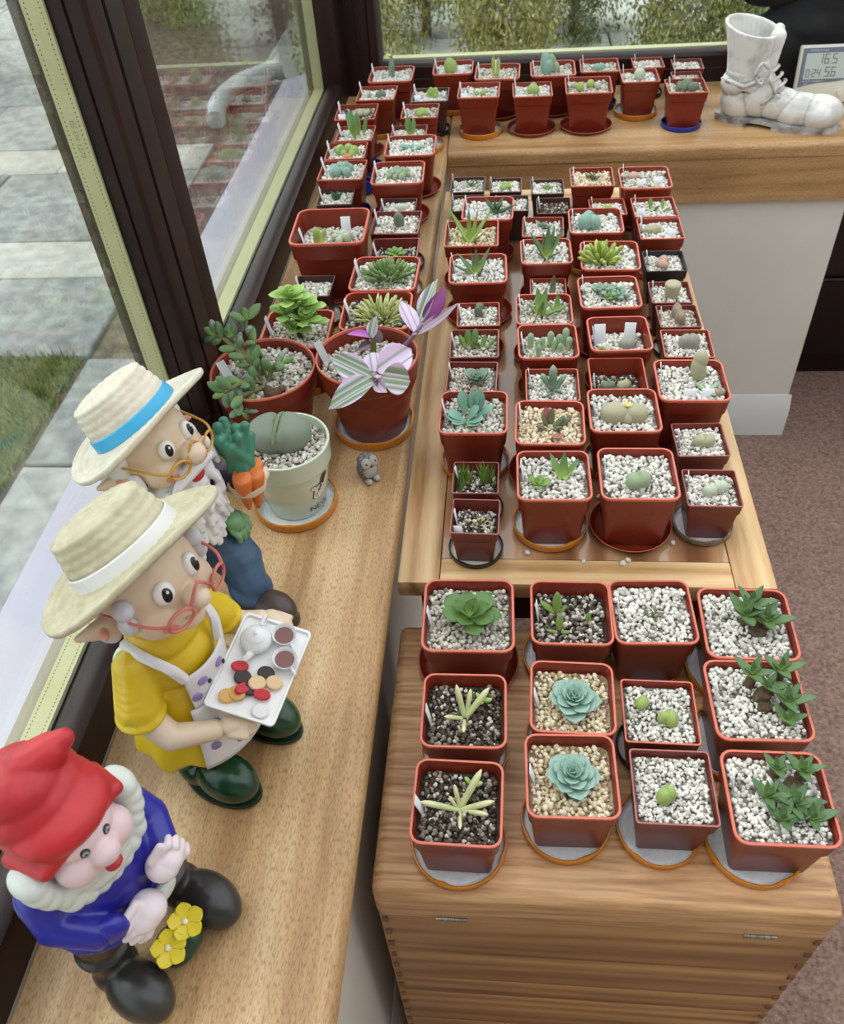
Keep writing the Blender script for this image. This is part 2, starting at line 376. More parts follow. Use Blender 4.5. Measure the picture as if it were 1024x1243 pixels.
for ya in (0.8715, 2.0995):
    wpart('spacer_bar', box(-0.4548, -0.4325, ya-0.004, ya, 0.0495, TOP-0.06), spacer_m, w1)
# rows of punched holes along the nearest spacer bars
hv, hf = ico(1); items = []
def hole_at(x, y, z, nx, ny, nz):
    mt = np.diag([.0007 if nx == 0 else .0003, .0009 if ny == 0 else .0003, .0009 if nz == 0 else .0003, 1.0]); mt[:3, 3] = (x, y, z); items.append((hv, hf, mt))
for i in range(190):
    for xx in (-0.4365, -0.4508): hole_at(xx, 0.10+i*0.0042, 0.0496, 0, 0, 1)
for i in range(150):
    for xx in (-0.4365, -0.4508): hole_at(xx, 0.8674, 0.06+i*0.0045, 0, 1, 0)
hl = wpart('spacer_holes', join_np(items), hole_m, w1); hl['kind'] = 'stuff'
wpart('outer_bead', box(-0.478, -0.459, -2.2, 2.12, -0.005, 0.034), outer_bead_m, w1)
osl = wpart('outer_sill', prism([(-0.47, -0.032), (-0.47, 0.004), (-0.60, -0.026), (-0.60, -0.05)], 'y', -2.2, 2.4), outer_sill_m, w1)
# lettering on the upright spacer bar
tm = text_mesh('BS EN 1279', 0.008)
to = wpart('spacer_print', tm, mat('faint_print', (172, 166, 118), rough=.6), w1)
to.matrix_parent_inverse = Matrix(); to.matrix_basis = Matrix.Translation(Vector((-0.4436, 0.8671, 0.42))-w1.location) @ Matrix(((0, 1, 0), (0, 0, -1), (-1, 0, 0))).to_4x4()

# ------------------------------------------------------------------ back window
w2 = empty('window_2', (0.4, 2.2, 0)); struct(w2, 'wide dark framed back window above the oak shelf')
X0, X1 = -0.306, 1.40
brail = [(2.27, 0), (2.195, 0), (2.195, 0.03), (2.199, 0.032), (2.199, 0.056), (2.204, 0.063), (2.213, 0.067), (2.224, 0.067), (2.235, 0.064), (2.241, 0.058), (2.241, 0.03), (2.27, 0.03)]
wpart('frame_rail', prism(brail, 'x', X0, X1), mahog, w2)
wpart('spacer_bar', box(X0, X1, 2.2455, 2.2675, 0.058, 0.0645), spacer_m, w2)
wpart('pane', box(X0, X1, 2.2415, 2.2455, 0.066, TOP-0.06), glass, w2)
wpart('pane', box(X0, X1, 2.2675, 2.2715, 0.05, TOP-0.06), glass, w2)
wpart('head_rail', box(X0, X1, 2.195, 2.27, TOP-0.06, TOP), mahog, w2)
wpart('frame_stile', box(1.40, 1.46, 2.195, 2.27, 0, TOP), mahog, w2)

# ------------------------------------------------------------------ outside: paving, lawn, drain pipe, shrubs
gp = obj('ground', box(-9, 9, -3, 14, GROUND_Z-0.12, GROUND_Z-0.02), soil_out); struct(gp, 'bare garden soil between and beyond the paving')
pav = empty('patio', (-1.5, 3, GROUND_Z)); struct(pav, 'weathered grey flagstone patio outside the windows')
rs = random.Random(3)
def slab(x0, x1, y0, y1, k):
    cx, cy = (x0+x1)/2, (y0+y1)/2
    me = box(x0-cx+.006, x1-cx-.006, y0-cy+.006, y1-cy-.006, -0.03, 0.0, 0.006, 1)
    o = obj('paving_slab', me, slab_m[k], pav); o.location = Vector((cx, cy, GROUND_Z+rs.uniform(-.004, .004)))-pav.location
    o.rotation_euler = (rs.uniform(-.008, .008), rs.uniform(-.008, .008), rs.uniform(-.01, .01))
for i in range(11):                                   # path along the house
    if i < 7: slab(-1.5, -0.55, -1.6+i*0.58, -1.02+i*0.58, 0 if i % 3 else 2)
rows = [(2.46, 3.02, 2), (3.02, 3.34, 1), (3.34, 4.05, 2), (4.05, 4.36, 1), (4.36, 5.0, 0), (5.0, 5.6, 2), (5.6, 6.3, 0), (6.3, 7.1, 1), (7.1, 8.0, 0), (8.0, 9.0, 1)]
for y0, y1, k in rows:
    x = -1.5
    while x > -5.4:
        w = rs.uniform(.5, 1.0)
        if -(x-w/2) > .42*(y0+y1)/2: slab(x-w, x, y0, y1, k if rs.random() > .25 else rs.randrange(3))
        x -= w
for y0, y1, k in ((5.22, 5.9, 1), (5.9, 6.6, 0), (6.6, 7.3, 1), (7.3, 8.2, 1)):     # paving behind the back window
    x = -1.5
    while x < 4.2:
        w = rs.uniform(.5, .9); slab(x, x+w, y0, y1, k if rs.random() > .3 else 1); x += w
bed = obj('dark_ground', prism([(-0.5, 2.48), (-1.3, 2.48), (-3.9, 9.4), (-0.5, 9.4)], 'z', GROUND_Z-0.05, GROUND_Z-0.012), mat('dark_ground_brown', (72, 54, 48), (124, 102, 94), 34, rough=.95, bump=.8, bscale=70, detail=8)); struct(bed, 'dark ground added behind the right pane to bring out its reflections')  # dark ground added so reflections in the right pane stand out
lawn = empty('lawn', (-2.6, 1.5, GROUND_Z)); tag(lawn, 'patch of short green lawn beside the garden path', 'grass', kind='stuff')
lb = obj('turf', box(-4.0, -1.53, -0.6, 2.44, GROUND_Z-0.03, GROUND_Z-0.002), grass_base, lawn); lb.matrix_parent_inverse = Matrix.Translation(-lawn.location); lb['kind'] = 'stuff'
N = 52000; rg = np.random.default_rng(5)
bx_ = rg.uniform(-3.6, -1.5, N); by_ = rg.uniform(-0.5, 2.47, N)
ang = rg.uniform(0, 6.28, N); hh = rg.uniform(.02, .05, N); le = rg.normal(0, .015, (N, 2))
b0 = np.stack([bx_-.003*np.cos(ang), by_-.003*np.sin(ang), np.full(N, GROUND_Z-.004)], 1); b1 = b0+np.stack([.006*np.cos(ang), .006*np.sin(ang), np.zeros(N)], 1)
b2 = np.stack([bx_+le[:, 0], by_+le[:, 1], GROUND_Z+hh], 1)
V = np.stack([b0, b1, b2], 1).reshape(-1, 3); F = np.arange(3*N).reshape(-1, 3)
gb = obj('grass_blades', join_np([(V, F, np.eye(4))], smooth=False), grass_m, lawn); gb.matrix_parent_inverse = Matrix.Translation(-lawn.location); gb['kind'] = 'stuff'
pts = smooth_path([onz(262, 146, -.92), onz(266, 124, -.9), onz(288, 103, -.88), onz(318, 90, -.86), onz(342, 82, -.84)], 6)
pipe_m = mat('grey_white_pipe', (206, 210, 212), (190, 194, 196), 6, rough=0.35)
dp = empty('drain_pipe', pts[0]); tag(dp, 'bent pale plastic drain pipe lying outside on the patio', 'pipe')
for nm, me in (('pipe_bend', tube(pts, 0.05, 16)), ('pipe_collar', tube([pts[-3], pts[-1]], 0.06, 16))):
    o = obj(nm, me, pipe_m, dp); o.matrix_parent_inverse = Matrix.Translation(-dp.location)
bark = mat('grey_brown_bark', (98, 82, 68), (132, 114, 96), 30, rough=0.9)
def shrub(x, y, h, r, seed, cols, label):

    root = empty('conifer_shrub', (x, y, GROUND_Z-.02)); tag(root, label, 'shrub', 'garden shrubs behind the back window')
    rn = np.random.default_rng(seed)
    m = ramp_mat('shrub_%d' % cols[0][0], [(0, cols[0]), (.5, cols[1]), (1, cols[2])], 'island', rough=0.7)
    obj('trunk', tube([(0, 0, 0), (.02, 0, h*.4), (-.02, .02, h*.8)], [.035, .028, .012], 8), bark, root)
    bi = []
    for k in range(16):
        a = rn.uniform(0, 6.28); z = rn.uniform(.08, .8)*h
        e = Vector((math.cos(a)*r*.8, math.sin(a)*r*.8, z+.25))
        bi.append(((0, 0, z), tuple(e)))
    vv = []; ff = []
    for a, b in bi:
        t = tube([a, b], [.012, .004], 5); o0 = len(vv)
        vv += [v.co[:] for v in t.vertices]; ff += [tuple(i+o0 for i in p.vertices) for p in t.polygons]; bpy.data.meshes.remove(t)
    obj('branches', M(vv, ff), bark, root)
    n = 24000
    c = rn.integers(0, 70, n); ca = rn.uniform(0, 6.28, 70); cz = rn.uniform(.05, 1, 70)*h; cr = r*np.sqrt(rn.uniform(.1, 1, 70))*(1-.45*cz/h)
    P = np.stack([cr[c]*np.cos(ca[c]), cr[c]*np.sin(ca[c]), cz[c]], 1)+rn.normal(0, 1, (n, 3))*[.06, .06, .10]
    P[:, 2] = np.maximum(P[:, 2], .03)
    d = rn.normal(0, 1, (n, 3))*[.5, .5, .5]+[0, 0, 1.0]; d /= np.linalg.norm(d, axis=1)[:, None]
    s = np.cross(d, rn.normal(0, 1, (n, 3))); s /= np.linalg.norm(s, axis=1)[:, None]
    L = rn.uniform(.018, .042, n)[:, None]; W = rn.uniform(.004, .008, n)[:, None]
    q = np.stack([P-d*L*.5, P+s*W, P+d*L*.5, P-s*W], 1).reshape(-1, 3)
    fo = obj('foliage', join_np([(q, np.arange(4*n).reshape(-1, 4), np.eye(4))], smooth=False), m, root); fo['kind'] = 'stuff'
YG = [(136, 138, 70), (176, 176, 102), (214, 210, 150)]; OG = [(108, 114, 58), (150, 154, 84), (192, 192, 124)]; GG = [(84, 104, 62), (118, 136, 84), (160, 172, 118)]
for x, y, h, r, sd, cc, lb_ in ((-.82, 5.0, 1.5, .30, 1, YG, 'pale yellow-green shrub beside the corner window post'), (-.52, 5.95, 1.7, .28, 2, OG, 'olive shrub with a thin leaning trunk behind the back window'),
        (-.05, 5.05, 1.6, .30, 3, YG, 'bushy yellow-olive shrub in the middle of the back window'), (.40, 5.9, 1.7, .30, 4, GG, 'dark green conifer shrub left of the pale paving gap'),
        (1.0, 4.9, 1.7, .33, 5, OG, 'broad olive conifer shrub right of the pale paving gap'), (1.75, 5.95, 1.6, .4, 6, GG, 'green shrub beyond the black heap on the shelf'), (2.5, 5.1, 1.7, .4, 7, OG, 'olive shrub at the far right of the garden bed'),
        (-1.2, 6.6, 1.6, .40, 8, GG, 'low green shrub behind the drain pipe, added for the hedge reflection'), (-2.3, 6.7, 1.7, .40, 9, OG, 'olive shrub beyond the drain pipe, added for the hedge reflection'), (-3.1, 7.8, 1.7, .5, 10, GG, 'green shrub by the patio edge, added for the hedge reflection'), (-3.75, 5.6, 1.6, .35, 11, GG, 'feathery dark shrub alone on the patio slabs')):  # first three here are added, standing in for the hedge reflected in the pane
    shrub(x, y, h, r, sd, cc, lb_)
# ------------------------------------------------------------------ low table with inset glossy panel
tb = empty('low_table', (0.093, 1.18, FLOOR_Z)); tag(tb, 'low wooden table with framed top holding rows of small succulent pots', 'table')
def part(name, me, m, root):
    o = obj(name, me, m, root); o.matrix_parent_inverse = Matrix.Translation(-root.location); return o
TX0, TX1, TY0, TY1 = -0.1262, 0.313, 0.652, 1.70
part('side_board', box(TX0, -0.076, TY0, TY1, TABLE_Z-0.026, TABLE_Z, 0.003), tab_y, tb)
part('side_board', box(0.266, TX1, TY0, TY1, TABLE_Z-0.026, TABLE_Z, 0.003), tab_y, tb)
part('end_board', box(-0.0757, 0.2657, TY0, 0.692, TABLE_Z-0.026, TABLE_Z, 0.003), tab_x, tb)
part('end_board', box(-0.0757, 0.2657, 1.655, TY1, TABLE_Z-0.026, TABLE_Z, 0.003), tab_x, tb)
part('inset_panel', box(-0.0750, 0.2650, 0.6927, 1.6543, TABLE_Z-0.015, TABLE_Z-0.0012), tab_panel, tb)
part('underframe', box(-0.10, 0.288, 0.68, 1.67, TABLE_Z-0.10, TABLE_Z-0.0262), table_dark, tb)
for x in (-0.103, 0.243):
    for y in (0.68, 1.62): part('leg', box(x, x+.048, y, y+.048, FLOOR_Z, TABLE_Z-0.0262, 0.003), table_dark, tb)

# ------------------------------------------------------------------ pine blanket chest (its hinged back towards us)
ch = empty('blanket_chest', (0.096, 0.48, FLOOR_Z)); tag(ch, 'pine chest with hinged lid in front of the table', 'chest')
CX0, CX1, CY0, CY1 = -0.1275, 0.322, 0.318, 0.648
def lid_mesh():
    bm = bmesh.new(); bmesh.ops.create_cube(bm, size=1)
    for v in bm.verts: v.co = Vector(((CX0+CX1)/2+v.co.x*(CX1-CX0), (CY0+CY1)/2+v.co.y*(CY1-CY0), -0.1275+v.co.z*0.055))
    up = [e for e in bm.edges if all(v.co.z > -0.11 for v in e.verts)] + [e for e in bm.edges if abs(e.verts[0].co.z-e.verts[1].co.z) > .04]
    bmesh.ops.bevel(bm, geom=up, offset=0.011, segments=4, affect='EDGES', profile=0.5)
    return from_bm(bm, smooth=True, auto=50)
ld = part('lid', lid_mesh(), pine_x, ch)
zs_ = [-0.1555, -0.2702, -0.3600, -0.4150, -0.53, -0.66, FLOOR_Z]
for a, b in zip(zs_[:-1], zs_[1:]):
    part('plank', box(CX0+.003, CX1-.003, CY0+.003, CY0+.021, b+.0004, a-.0004, 0.0012, 1), pine_front, ch)
    part('plank', box(CX0+.003, CX1-.003, CY1-.021, CY1-.003, b+.0004, a-.0004, 0.0012, 1), pine_front, ch)
part('side_panel', box(CX0+.004, CX0+.02, CY0+.0214, CY1-.0214, FLOOR_Z, -0.1555), pine_front, ch)
part('side_panel', box(CX1-.02, CX1-.004, CY0+.0214, CY1-.0214, FLOOR_Z, -0.1555), pine_front, ch)
dove = mat('end_grain', (118, 84, 56), (140, 102, 68), 60, rough=0.6)
for sx in (CX0+.0055, CX1-.0115):
    for k in range(16):
        z = -0.168-k*0.036
        part('dovetail', prism([(sx, z), (sx+.006, z+.002), (sx+.006, z-.012), (sx, z-.010)], 'y', CY0+.0012, CY0+.0034), dove, ch)
steel = mat('worn_steel', (176, 174, 168), (120, 116, 110), 90, rough=0.35, metal=0.8)
for hx in (-0.049, 0.254):
    hg = part('hinge', tube([(hx-.016, CY0-.001, -0.1555), (hx+.016, CY0-.001, -0.1555)], 0.0024, 10), steel, ch)
    for k in range(4): 
        o = obj('knuckle_gap', tube([(hx-.0102+k*.0066, CY0-.001, -0.1555), (hx-.0094+k*.0066, CY0-.001, -0.1555)], 0.0026, 10), hole_m, hg); 

# dark cabinet past the end of the wall
cb = empty('dark_cabinet', (1.1, 2.4, FLOOR_Z)); tag(cb, 'black-brown glossy cabinet on the carpet past the end of the wall', 'cabinet')
part('carcass', box(0.76, 1.5, 2.125, 2.7, FLOOR_Z, -0.14, 0.004), mahog_dark, cb)
part('door', box(0.775, 1.12, 2.113, 2.124, FLOOR_Z+.07, -0.16, 0.004), mahog_dark, cb)
part('door', box(1.13, 1.485, 2.113, 2.124, FLOOR_Z+.07, -0.16, 0.004), mahog_dark, cb)
part('door_moulding', tube([(0.80, 2.108, -0.48), (1.10, 2.108, -0.48)], 0.007, 8), mahog_dark, cb)
part('door_moulding', tube([(1.155, 2.108, -0.48), (1.46, 2.108, -0.48)], 0.007, 8), mahog_dark, cb)

# ------------------------------------------------------------------ pots, saucers, gravel
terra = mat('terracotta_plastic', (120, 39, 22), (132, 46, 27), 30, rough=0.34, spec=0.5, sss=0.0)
terra_rim_lit = mat('terracotta_rim_lit', (208, 104, 82), (214, 114, 92), 40, rough=0.4)  # lip paler than the body: highlight and light through plastic, painted in
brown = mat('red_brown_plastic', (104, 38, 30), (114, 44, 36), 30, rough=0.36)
brown_rim_lit = mat('red_brown_rim_lit', (160, 92, 84), (172, 104, 96), 40, rough=0.4)
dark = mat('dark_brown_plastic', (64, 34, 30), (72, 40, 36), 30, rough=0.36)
dark_rim_lit = mat('dark_brown_rim_lit', (122, 92, 88), (134, 104, 98), 40, rough=0.4)
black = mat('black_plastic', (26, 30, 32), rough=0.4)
black_rim_lit = mat('black_plastic_rim_lit', (54, 58, 60), rough=0.4)
POTM = {'T': (terra, terra_rim_lit), 'R': (brown, brown_rim_lit), 'B': (dark, dark_rim_lit), 'K': (black, black_rim_lit)}
POTNAME = {'T': 'terracotta', 'R': 'red-brown', 'B': 'dark brown', 'K': 'black'}
_pots = {}
def pot_mesh(kind, rounded, hr):
    key = (kind, rounded, hr)
    if key not in _pots:
        h = hr
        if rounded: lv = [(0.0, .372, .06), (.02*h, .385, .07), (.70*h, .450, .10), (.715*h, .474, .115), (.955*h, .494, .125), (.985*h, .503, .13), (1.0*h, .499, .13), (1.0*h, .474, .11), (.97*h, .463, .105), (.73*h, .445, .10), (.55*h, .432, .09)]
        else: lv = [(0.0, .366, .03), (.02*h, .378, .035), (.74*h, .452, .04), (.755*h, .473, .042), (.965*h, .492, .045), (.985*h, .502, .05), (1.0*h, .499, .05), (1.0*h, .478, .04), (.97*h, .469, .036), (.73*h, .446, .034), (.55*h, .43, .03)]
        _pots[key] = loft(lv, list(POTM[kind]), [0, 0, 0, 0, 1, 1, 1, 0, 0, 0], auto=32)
    return _pots[key]
GRAV = {
 'white': ramp_mat('white_pumice', [(0, (128, 122, 112)), (.14, (190, 185, 175)), (.5, (222, 218, 208)), (1, (242, 240, 233))], 'island', rough=0.9, bump=.3),
 'grey': ramp_mat('grey_pumice', [(0, (116, 110, 100)), (.2, (178, 170, 156)), (.6, (212, 206, 192)), (1, (232, 228, 216))], 'island', rough=0.9, bump=.3),
 'cream': ramp_mat('cream_pumice', [(0, (132, 116, 92)), (.2, (206, 186, 150)), (.6, (230, 214, 184)), (1, (240, 230, 206))], 'island', rough=0.9, bump=.3),
 'mix': ramp_mat('soil_pumice_mix', [(0, (58, 50, 42)), (.35, (92, 84, 74)), (.55, (150, 142, 130)), (.8, (196, 188, 176)), (1, (236, 230, 218))], 'island', rough=0.95, bump=.3),
 'soil': ramp_mat('dark_soil_mix', [(0, (60, 50, 41)), (.45, (86, 73, 61)), (.68, (126, 116, 104)), (.86, (176, 166, 152)), (1, (234, 226, 212))], 'island', rough=0.95, bump=.3)}
soil_bed = mat('potting_soil', (48, 40, 34), (74, 64, 54), 300, rough=1.0, bump=.6)
grit_bed = mat('pumice_dust', (112, 106, 96), (152, 146, 134), 300, rough=1.0, bump=.6)
cream_bed = mat('cream_grit', (150, 132, 104), (190, 172, 140), 300, rough=1.0, bump=.6)
BED = {'white': grit_bed, 'grey': grit_bed, 'cream': cream_bed, 'mix': soil_bed, 'soil': soil_bed}
sv, sfc = ico(2); rgS = np.random.default_rng(11); STONES = []
for k in range(10):
    d = sv*(1+rgS.normal(0, .10, (len(sv), 1))); d = d*rgS.uniform(.72, 1.12, 3); STONES.append(d)
def rot_np(r):
    q = r.normal(0, 1, 4); q /= np.linalg.norm(q); w, x, y, z = q
    return np.array([[1-2*(y*y+z*z), 2*(x*y-z*w), 2*(x*z+y*w)], [2*(x*y+z*w), 1-2*(x*x+z*z), 2*(y*z-x*w)], [2*(x*z-y*w), 2*(y*z+x*w), 1-2*(x*x+y*y)]])
_grav = {}
def gravel_mesh(half, size, seed, circle=False, corner=.2):
    """stones strewn over a patch of given half width, all real geometry in one mesh"""
    key = (half, size, seed, circle)
    if key in _grav: return _grav[key]
    r = np.random.default_rng(seed); items = []; d = size*0.82
    n = int(half/d)+1
    for layer in range(2):
        for i in range(-n, n+1):
            for j in range(-n, n+1):
                if layer and r.random() < .5: continue
                x = (i+(.5 if layer else 0))*d+r.uniform(-.42, .42)*d; y = (j+(.5 if layer else 0))*d+r.uniform(-.42, .42)*d
                if circle:
                    if math.hypot(x, y) > half: continue
                elif max(abs(x), abs(y)) > half or (abs(x) > half*(1-corner) and abs(y) > half*(1-corner) and math.hypot(abs(x)-half*(1-corner), abs(y)-half*(1-corner)) > half*corner): continue
                s = size*.5*r.choice([.55, .8, .95, 1.1, 1.25], p=[.15, .25, .3, .2, .1])
                mt = np.eye(4); mt[:3, :3] = rot_np(r)*s
                mt[:3, 3] = (x, y, r.uniform(-.25, .35)*size*.5+(size*.32 if layer else 0)+.0015*math.sin(x*90+seed)*math.cos(y*80))
                items.append((STONES[r.integers(0, 10)], sfc, mt))
    _grav[key] = join_np(items); return _grav[key]

lid_in = mat('lid_inside_grey', (242, 243, 244), (228, 231, 234), 18, rough=0.45)
LIDM = {'O': (mat('orange_lid_rim', (216, 138, 40), (200, 122, 32), 40, rough=0.3), lid_in), 'K': (mat('black_lid_rim', (24, 26, 26), rough=0.3), mat('lid_inside_white', (238, 235, 226), (222, 219, 210), 18, rough=0.3)),
        'U': (mat('blue_lid', (28, 52, 158), (24, 44, 140), 30, rough=0.35), MATS['blue_lid']), 'P': (mat('pewter_lid_rim', (150, 138, 110), (120, 108, 84), 40, rough=0.35, metal=.3), lid_in), 'T': (terra, terra_rim_lit)}
LIDNAME = {'O': 'orange-rimmed jar lid', 'K': 'black-rimmed jar lid', 'U': 'blue plastic lid', 'P': 'dull gold jar lid', 'T': 'round terracotta saucer'}
_lids = {}
def lid_mesh2(kind):
    if kind in _lids: return _lids[kind]
    n = 48
    if kind == 'T':
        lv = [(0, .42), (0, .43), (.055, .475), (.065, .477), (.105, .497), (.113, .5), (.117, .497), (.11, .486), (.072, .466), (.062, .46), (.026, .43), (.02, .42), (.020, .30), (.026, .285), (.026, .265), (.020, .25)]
        _lids[kind] = loft([(z, a, 0) for z, a in lv], [terra, terra_rim_lit], [0, 0, 0, 0, 1, 1, 1, 0, 0, 0, 0, 0, 0, 0, 0], circle=True, n=n)
    else:   # twist-off jar lid lying upside down: curled rim with four inward lugs
        vv = []; ff = []; fm = []
        lv = [(0, .455), (.006, .478), (.02, .488), (.100, .497), (.116, .5), (.126, .494), (.126, .482), (.114, .470), (.085, .470), (.028, .470), (.016, .455), (.016, .40), (.022, .395), (.022, .37), (.016, .36)]
        for i, (z, a) in enumerate(lv):
            for j in range(n):
                t = 2*math.pi*j/n; aa = a
                if 6 <= i <= 8: aa -= .018*max(0, math.cos(4*t))**6
                vv.append((aa*math.cos(t), aa*math.sin(t), z))
        for i in range(len(lv)-1):
            for j in range(n): ff.append((i*n+j, i*n+(j+1) % n, (i+1)*n+(j+1) % n, (i+1)*n+j)); fm.append(0 if i < 8 else 1)
        ff.append(tuple(range(n-1, -1, -1))); fm.append(0); b = (len(lv)-1)*n; ff.append(tuple(range(b, b+n))); fm.append(1)
        _lids[kind] = M(vv, ff, 'lid', True, list(LIDM[kind]), fm, 40)
    return _lids[kind]

# ------------------------------------------------------------------ leaves
def leaf_arr(kind, ns=9, nr=8):
    W = {'spoon': [.10, .12, .17, .25, .31, .34, .32, .22, .02], 'lance': [.15, .16, .155, .145, .13, .105, .078, .045, .004], 'finger': [.13, .14, .145, .15, .155, .16, .155, .12, .02],
         'bean': [.05, .22, .31, .36, .37, .36, .31, .22, .03], 'tri': [.22, .25, .25, .24, .22, .19, .14, .08, .006], 'round': [.07, .09, .16, .30, .40, .43, .40, .27, .03], 'blade': [.05, .20, .29, .325, .32, .28, .21, .11, .004]}[kind]
    TH = {'spoon': .09, 'lance': .085, 'finger': .15, 'bean': .26, 'tri': .16, 'round': .08, 'blade': .012}[kind]
    curve = {'spoon': .16, 'lance': .10, 'finger': .03, 'bean': .05, 'tri': .08, 'round': .12, 'blade': -.12}[kind]
    v = []; f = []
    for i in range(ns):
        t = i/(ns-1); w = W[i]; th = min(w*.9, TH)*(1.0 if kind in ('finger', 'bean') else (1.25-.7*t)); 
        if kind in ('finger', 'bean'): th = w*(1 if kind == 'finger' else .72)
        zc = curve*t*t
        xx = t if i < ns-1 else .992
        for k in range(nr):
            a = 2*math.pi*k/nr; y = w*math.cos(a); z = th*math.sin(a)
            if z > 0 and kind in ('spoon', 'round', 'lance', 'tri'): z = z*.35
            if kind in ('spoon', 'round', 'lance', 'tri', 'blade'): z += (.35 if kind != 'blade' else .42)*abs(y)*(abs(y)/(w+1e-6))**.6*(.9 if kind != 'blade' else 1)
            v.append((xx, y, zc+z))
    for i in range(ns-1):
        for k in range(nr):
            a, b = i*nr+k, i*nr+(k+1) % nr
            f += [(a, b, b+nr), (a, b+nr, a+nr)]
    for k in range(1, nr-1): f.append((0, k+1, k)); f.append(((ns-1)*nr, (ns-1)*nr+k, (ns-1)*nr+k+1))
    return np.array(v, float), np.array(f)
LEAF = {k: leaf_arr(k) for k in ('spoon', 'lance', 'finger', 'bean', 'tri', 'round')}
LEAF['blade'] = leaf_arr('blade', 9, 14)
_leafme = {}
def leaf_me(kind, m):
    key = (kind, m.name)
    if key not in _leafme:
        me = join_np([(LEAF[kind][0], LEAF[kind][1], np.eye(4))], 'leaf'); me.materials.append(m); _leafme[key] = me
    return _leafme[key]
def gm(name, base, midc, tip, rough=.5): return ramp_mat('leaf_'+name, [(0, base), (.45, midc), (1, tip)], 'axis', rough=rough, axis=0, sss=.08)
LM = {'bluegreen': gm('bluegreen', (120, 158, 128), (116, 162, 142), (150, 188, 172)), 'green': gm('green', (178, 200, 112), (122, 156, 84), (94, 128, 82)), 'bright': gm('bright', (176, 194, 104), (136, 166, 84), (118, 150, 80)),
      'dark': gm('dark', (104, 134, 88), (66, 98, 64), (52, 80, 58)), 'yellow': gm('yellow', (214, 218, 122), (170, 186, 92), (150, 168, 96)), 'pale': gm('pale', (196, 206, 150), (172, 192, 150), (138, 164, 138)),
      'aloe': gm('aloe', (150, 172, 92), (98, 128, 78), (84, 114, 84)), 'sage': gm('sage', (132, 154, 128), (112, 138, 116), (146, 168, 146)), 'olive': gm('olive', (132, 140, 96), (114, 120, 86), (94, 98, 76)), 'pink': gm('pink', (150, 146, 96), (166, 116, 104), (184, 98, 104)),
      'ivory': gm('ivory', (200, 206, 150), (196, 204, 150), (236, 228, 180)), 'fuzzy': gm('fuzzy', (138, 164, 104), (112, 142, 92), (104, 132, 94), .8), 'fresh': gm('fresh', (150, 182, 84), (140, 182, 84), (182, 208, 120)), 'echev': gm('echev', (142, 178, 152), (132, 168, 150), (164, 192, 180), .6)}
stone = lambda nm, a, b: mat('body_'+nm, a, b, 120, rough=.7, bump=.15, bscale=300)
SM = {'grey': stone('grey', (132, 132, 120), (160, 160, 148)), 'green': stone('green', (138, 156, 122), (158, 174, 144)), 'beige': stone('beige', (158, 156, 124), (180, 176, 146)), 'brown': stone('brown', (134, 116, 98), (164, 148, 130)),
      'deep': stone('deep', (96, 110, 90), (124, 136, 114)), 'blue': stone('blue', (126, 160, 146), (150, 180, 166)), 'lime': stone('lime', (140, 164, 84), (166, 186, 110)), 'pinkish': stone('pinkish', (176, 140, 122), (192, 160, 142)), 'pale': stone('pale', (178, 188, 164), (196, 204, 184))}
stem_m = mat('dry_brown_stem', (80, 64, 48), (112, 92, 70), 160, rough=.95, bump=.5)
tag_m = mat('white_plant_label', (232, 234, 238), (222, 224, 230), 40, rough=.45)
tag_mesh = box(-.0005, .0005, -.0065, .0065, -.03, .03, 0.0004, 1)
tagf_mesh = box(-.0075, .0075, -.0005, .0005, -.03, .03, 0.0004, 1)
ink_m = mat('label_ink', (120, 122, 130), rough=.8)

class Ctx: pass
def place_leaf(c, kind, m, loc, az, el, L, Wd, roll=0.0, up=0.0):
    """one leaf, an object of its own; loc in pot units, lengths in pot widths"""
    mw = Matrix.Translation(Vector(loc)*c.s) @ Matrix.Rotation(az, 4, 'Z') @ Matrix.Rotation(-el, 4, 'Y') @ Matrix.Rotation(roll, 4, 'X') @ Matrix.Diagonal((L*c.s, Wd*c.s, Wd*c.s, 1))
    return obj('leaf', leaf_me(kind, m), m, c.root, mw=mw)
def np_leaf(kind, loc, az, el, L, Wd, s):
    mw = Matrix.Translation(Vector(loc)*s) @ Matrix.Rotation(az, 4, 'Z') @ Matrix.Rotation(-el, 4, 'Y') @ Matrix.Diagonal((L*s, Wd*s, Wd*s, 1))
    return (LEAF[kind][0], LEAF[kind][1], np.array(mw))
def ros(c, n=16, R=.3, leaf='spoon', m='green', e0=.15, e1=1.2, w=1.0, ox=0, oy=0, oz=0, inner=.35, pw=1.5):
    for i in range(n):
        t = i/max(1, n-1); L = R*(1-(1-inner)*t)*c.r.uniform(.92, 1.08)
        place_leaf(c, leaf, LM[m], (ox, oy, c.zs/c.s+oz+.02+.05*t*R/.3), i*2.39996+c.r.uniform(-.15, .15), e0+(e1-e0)*t**pw+c.r.uniform(-.06, .06), L, L*w)
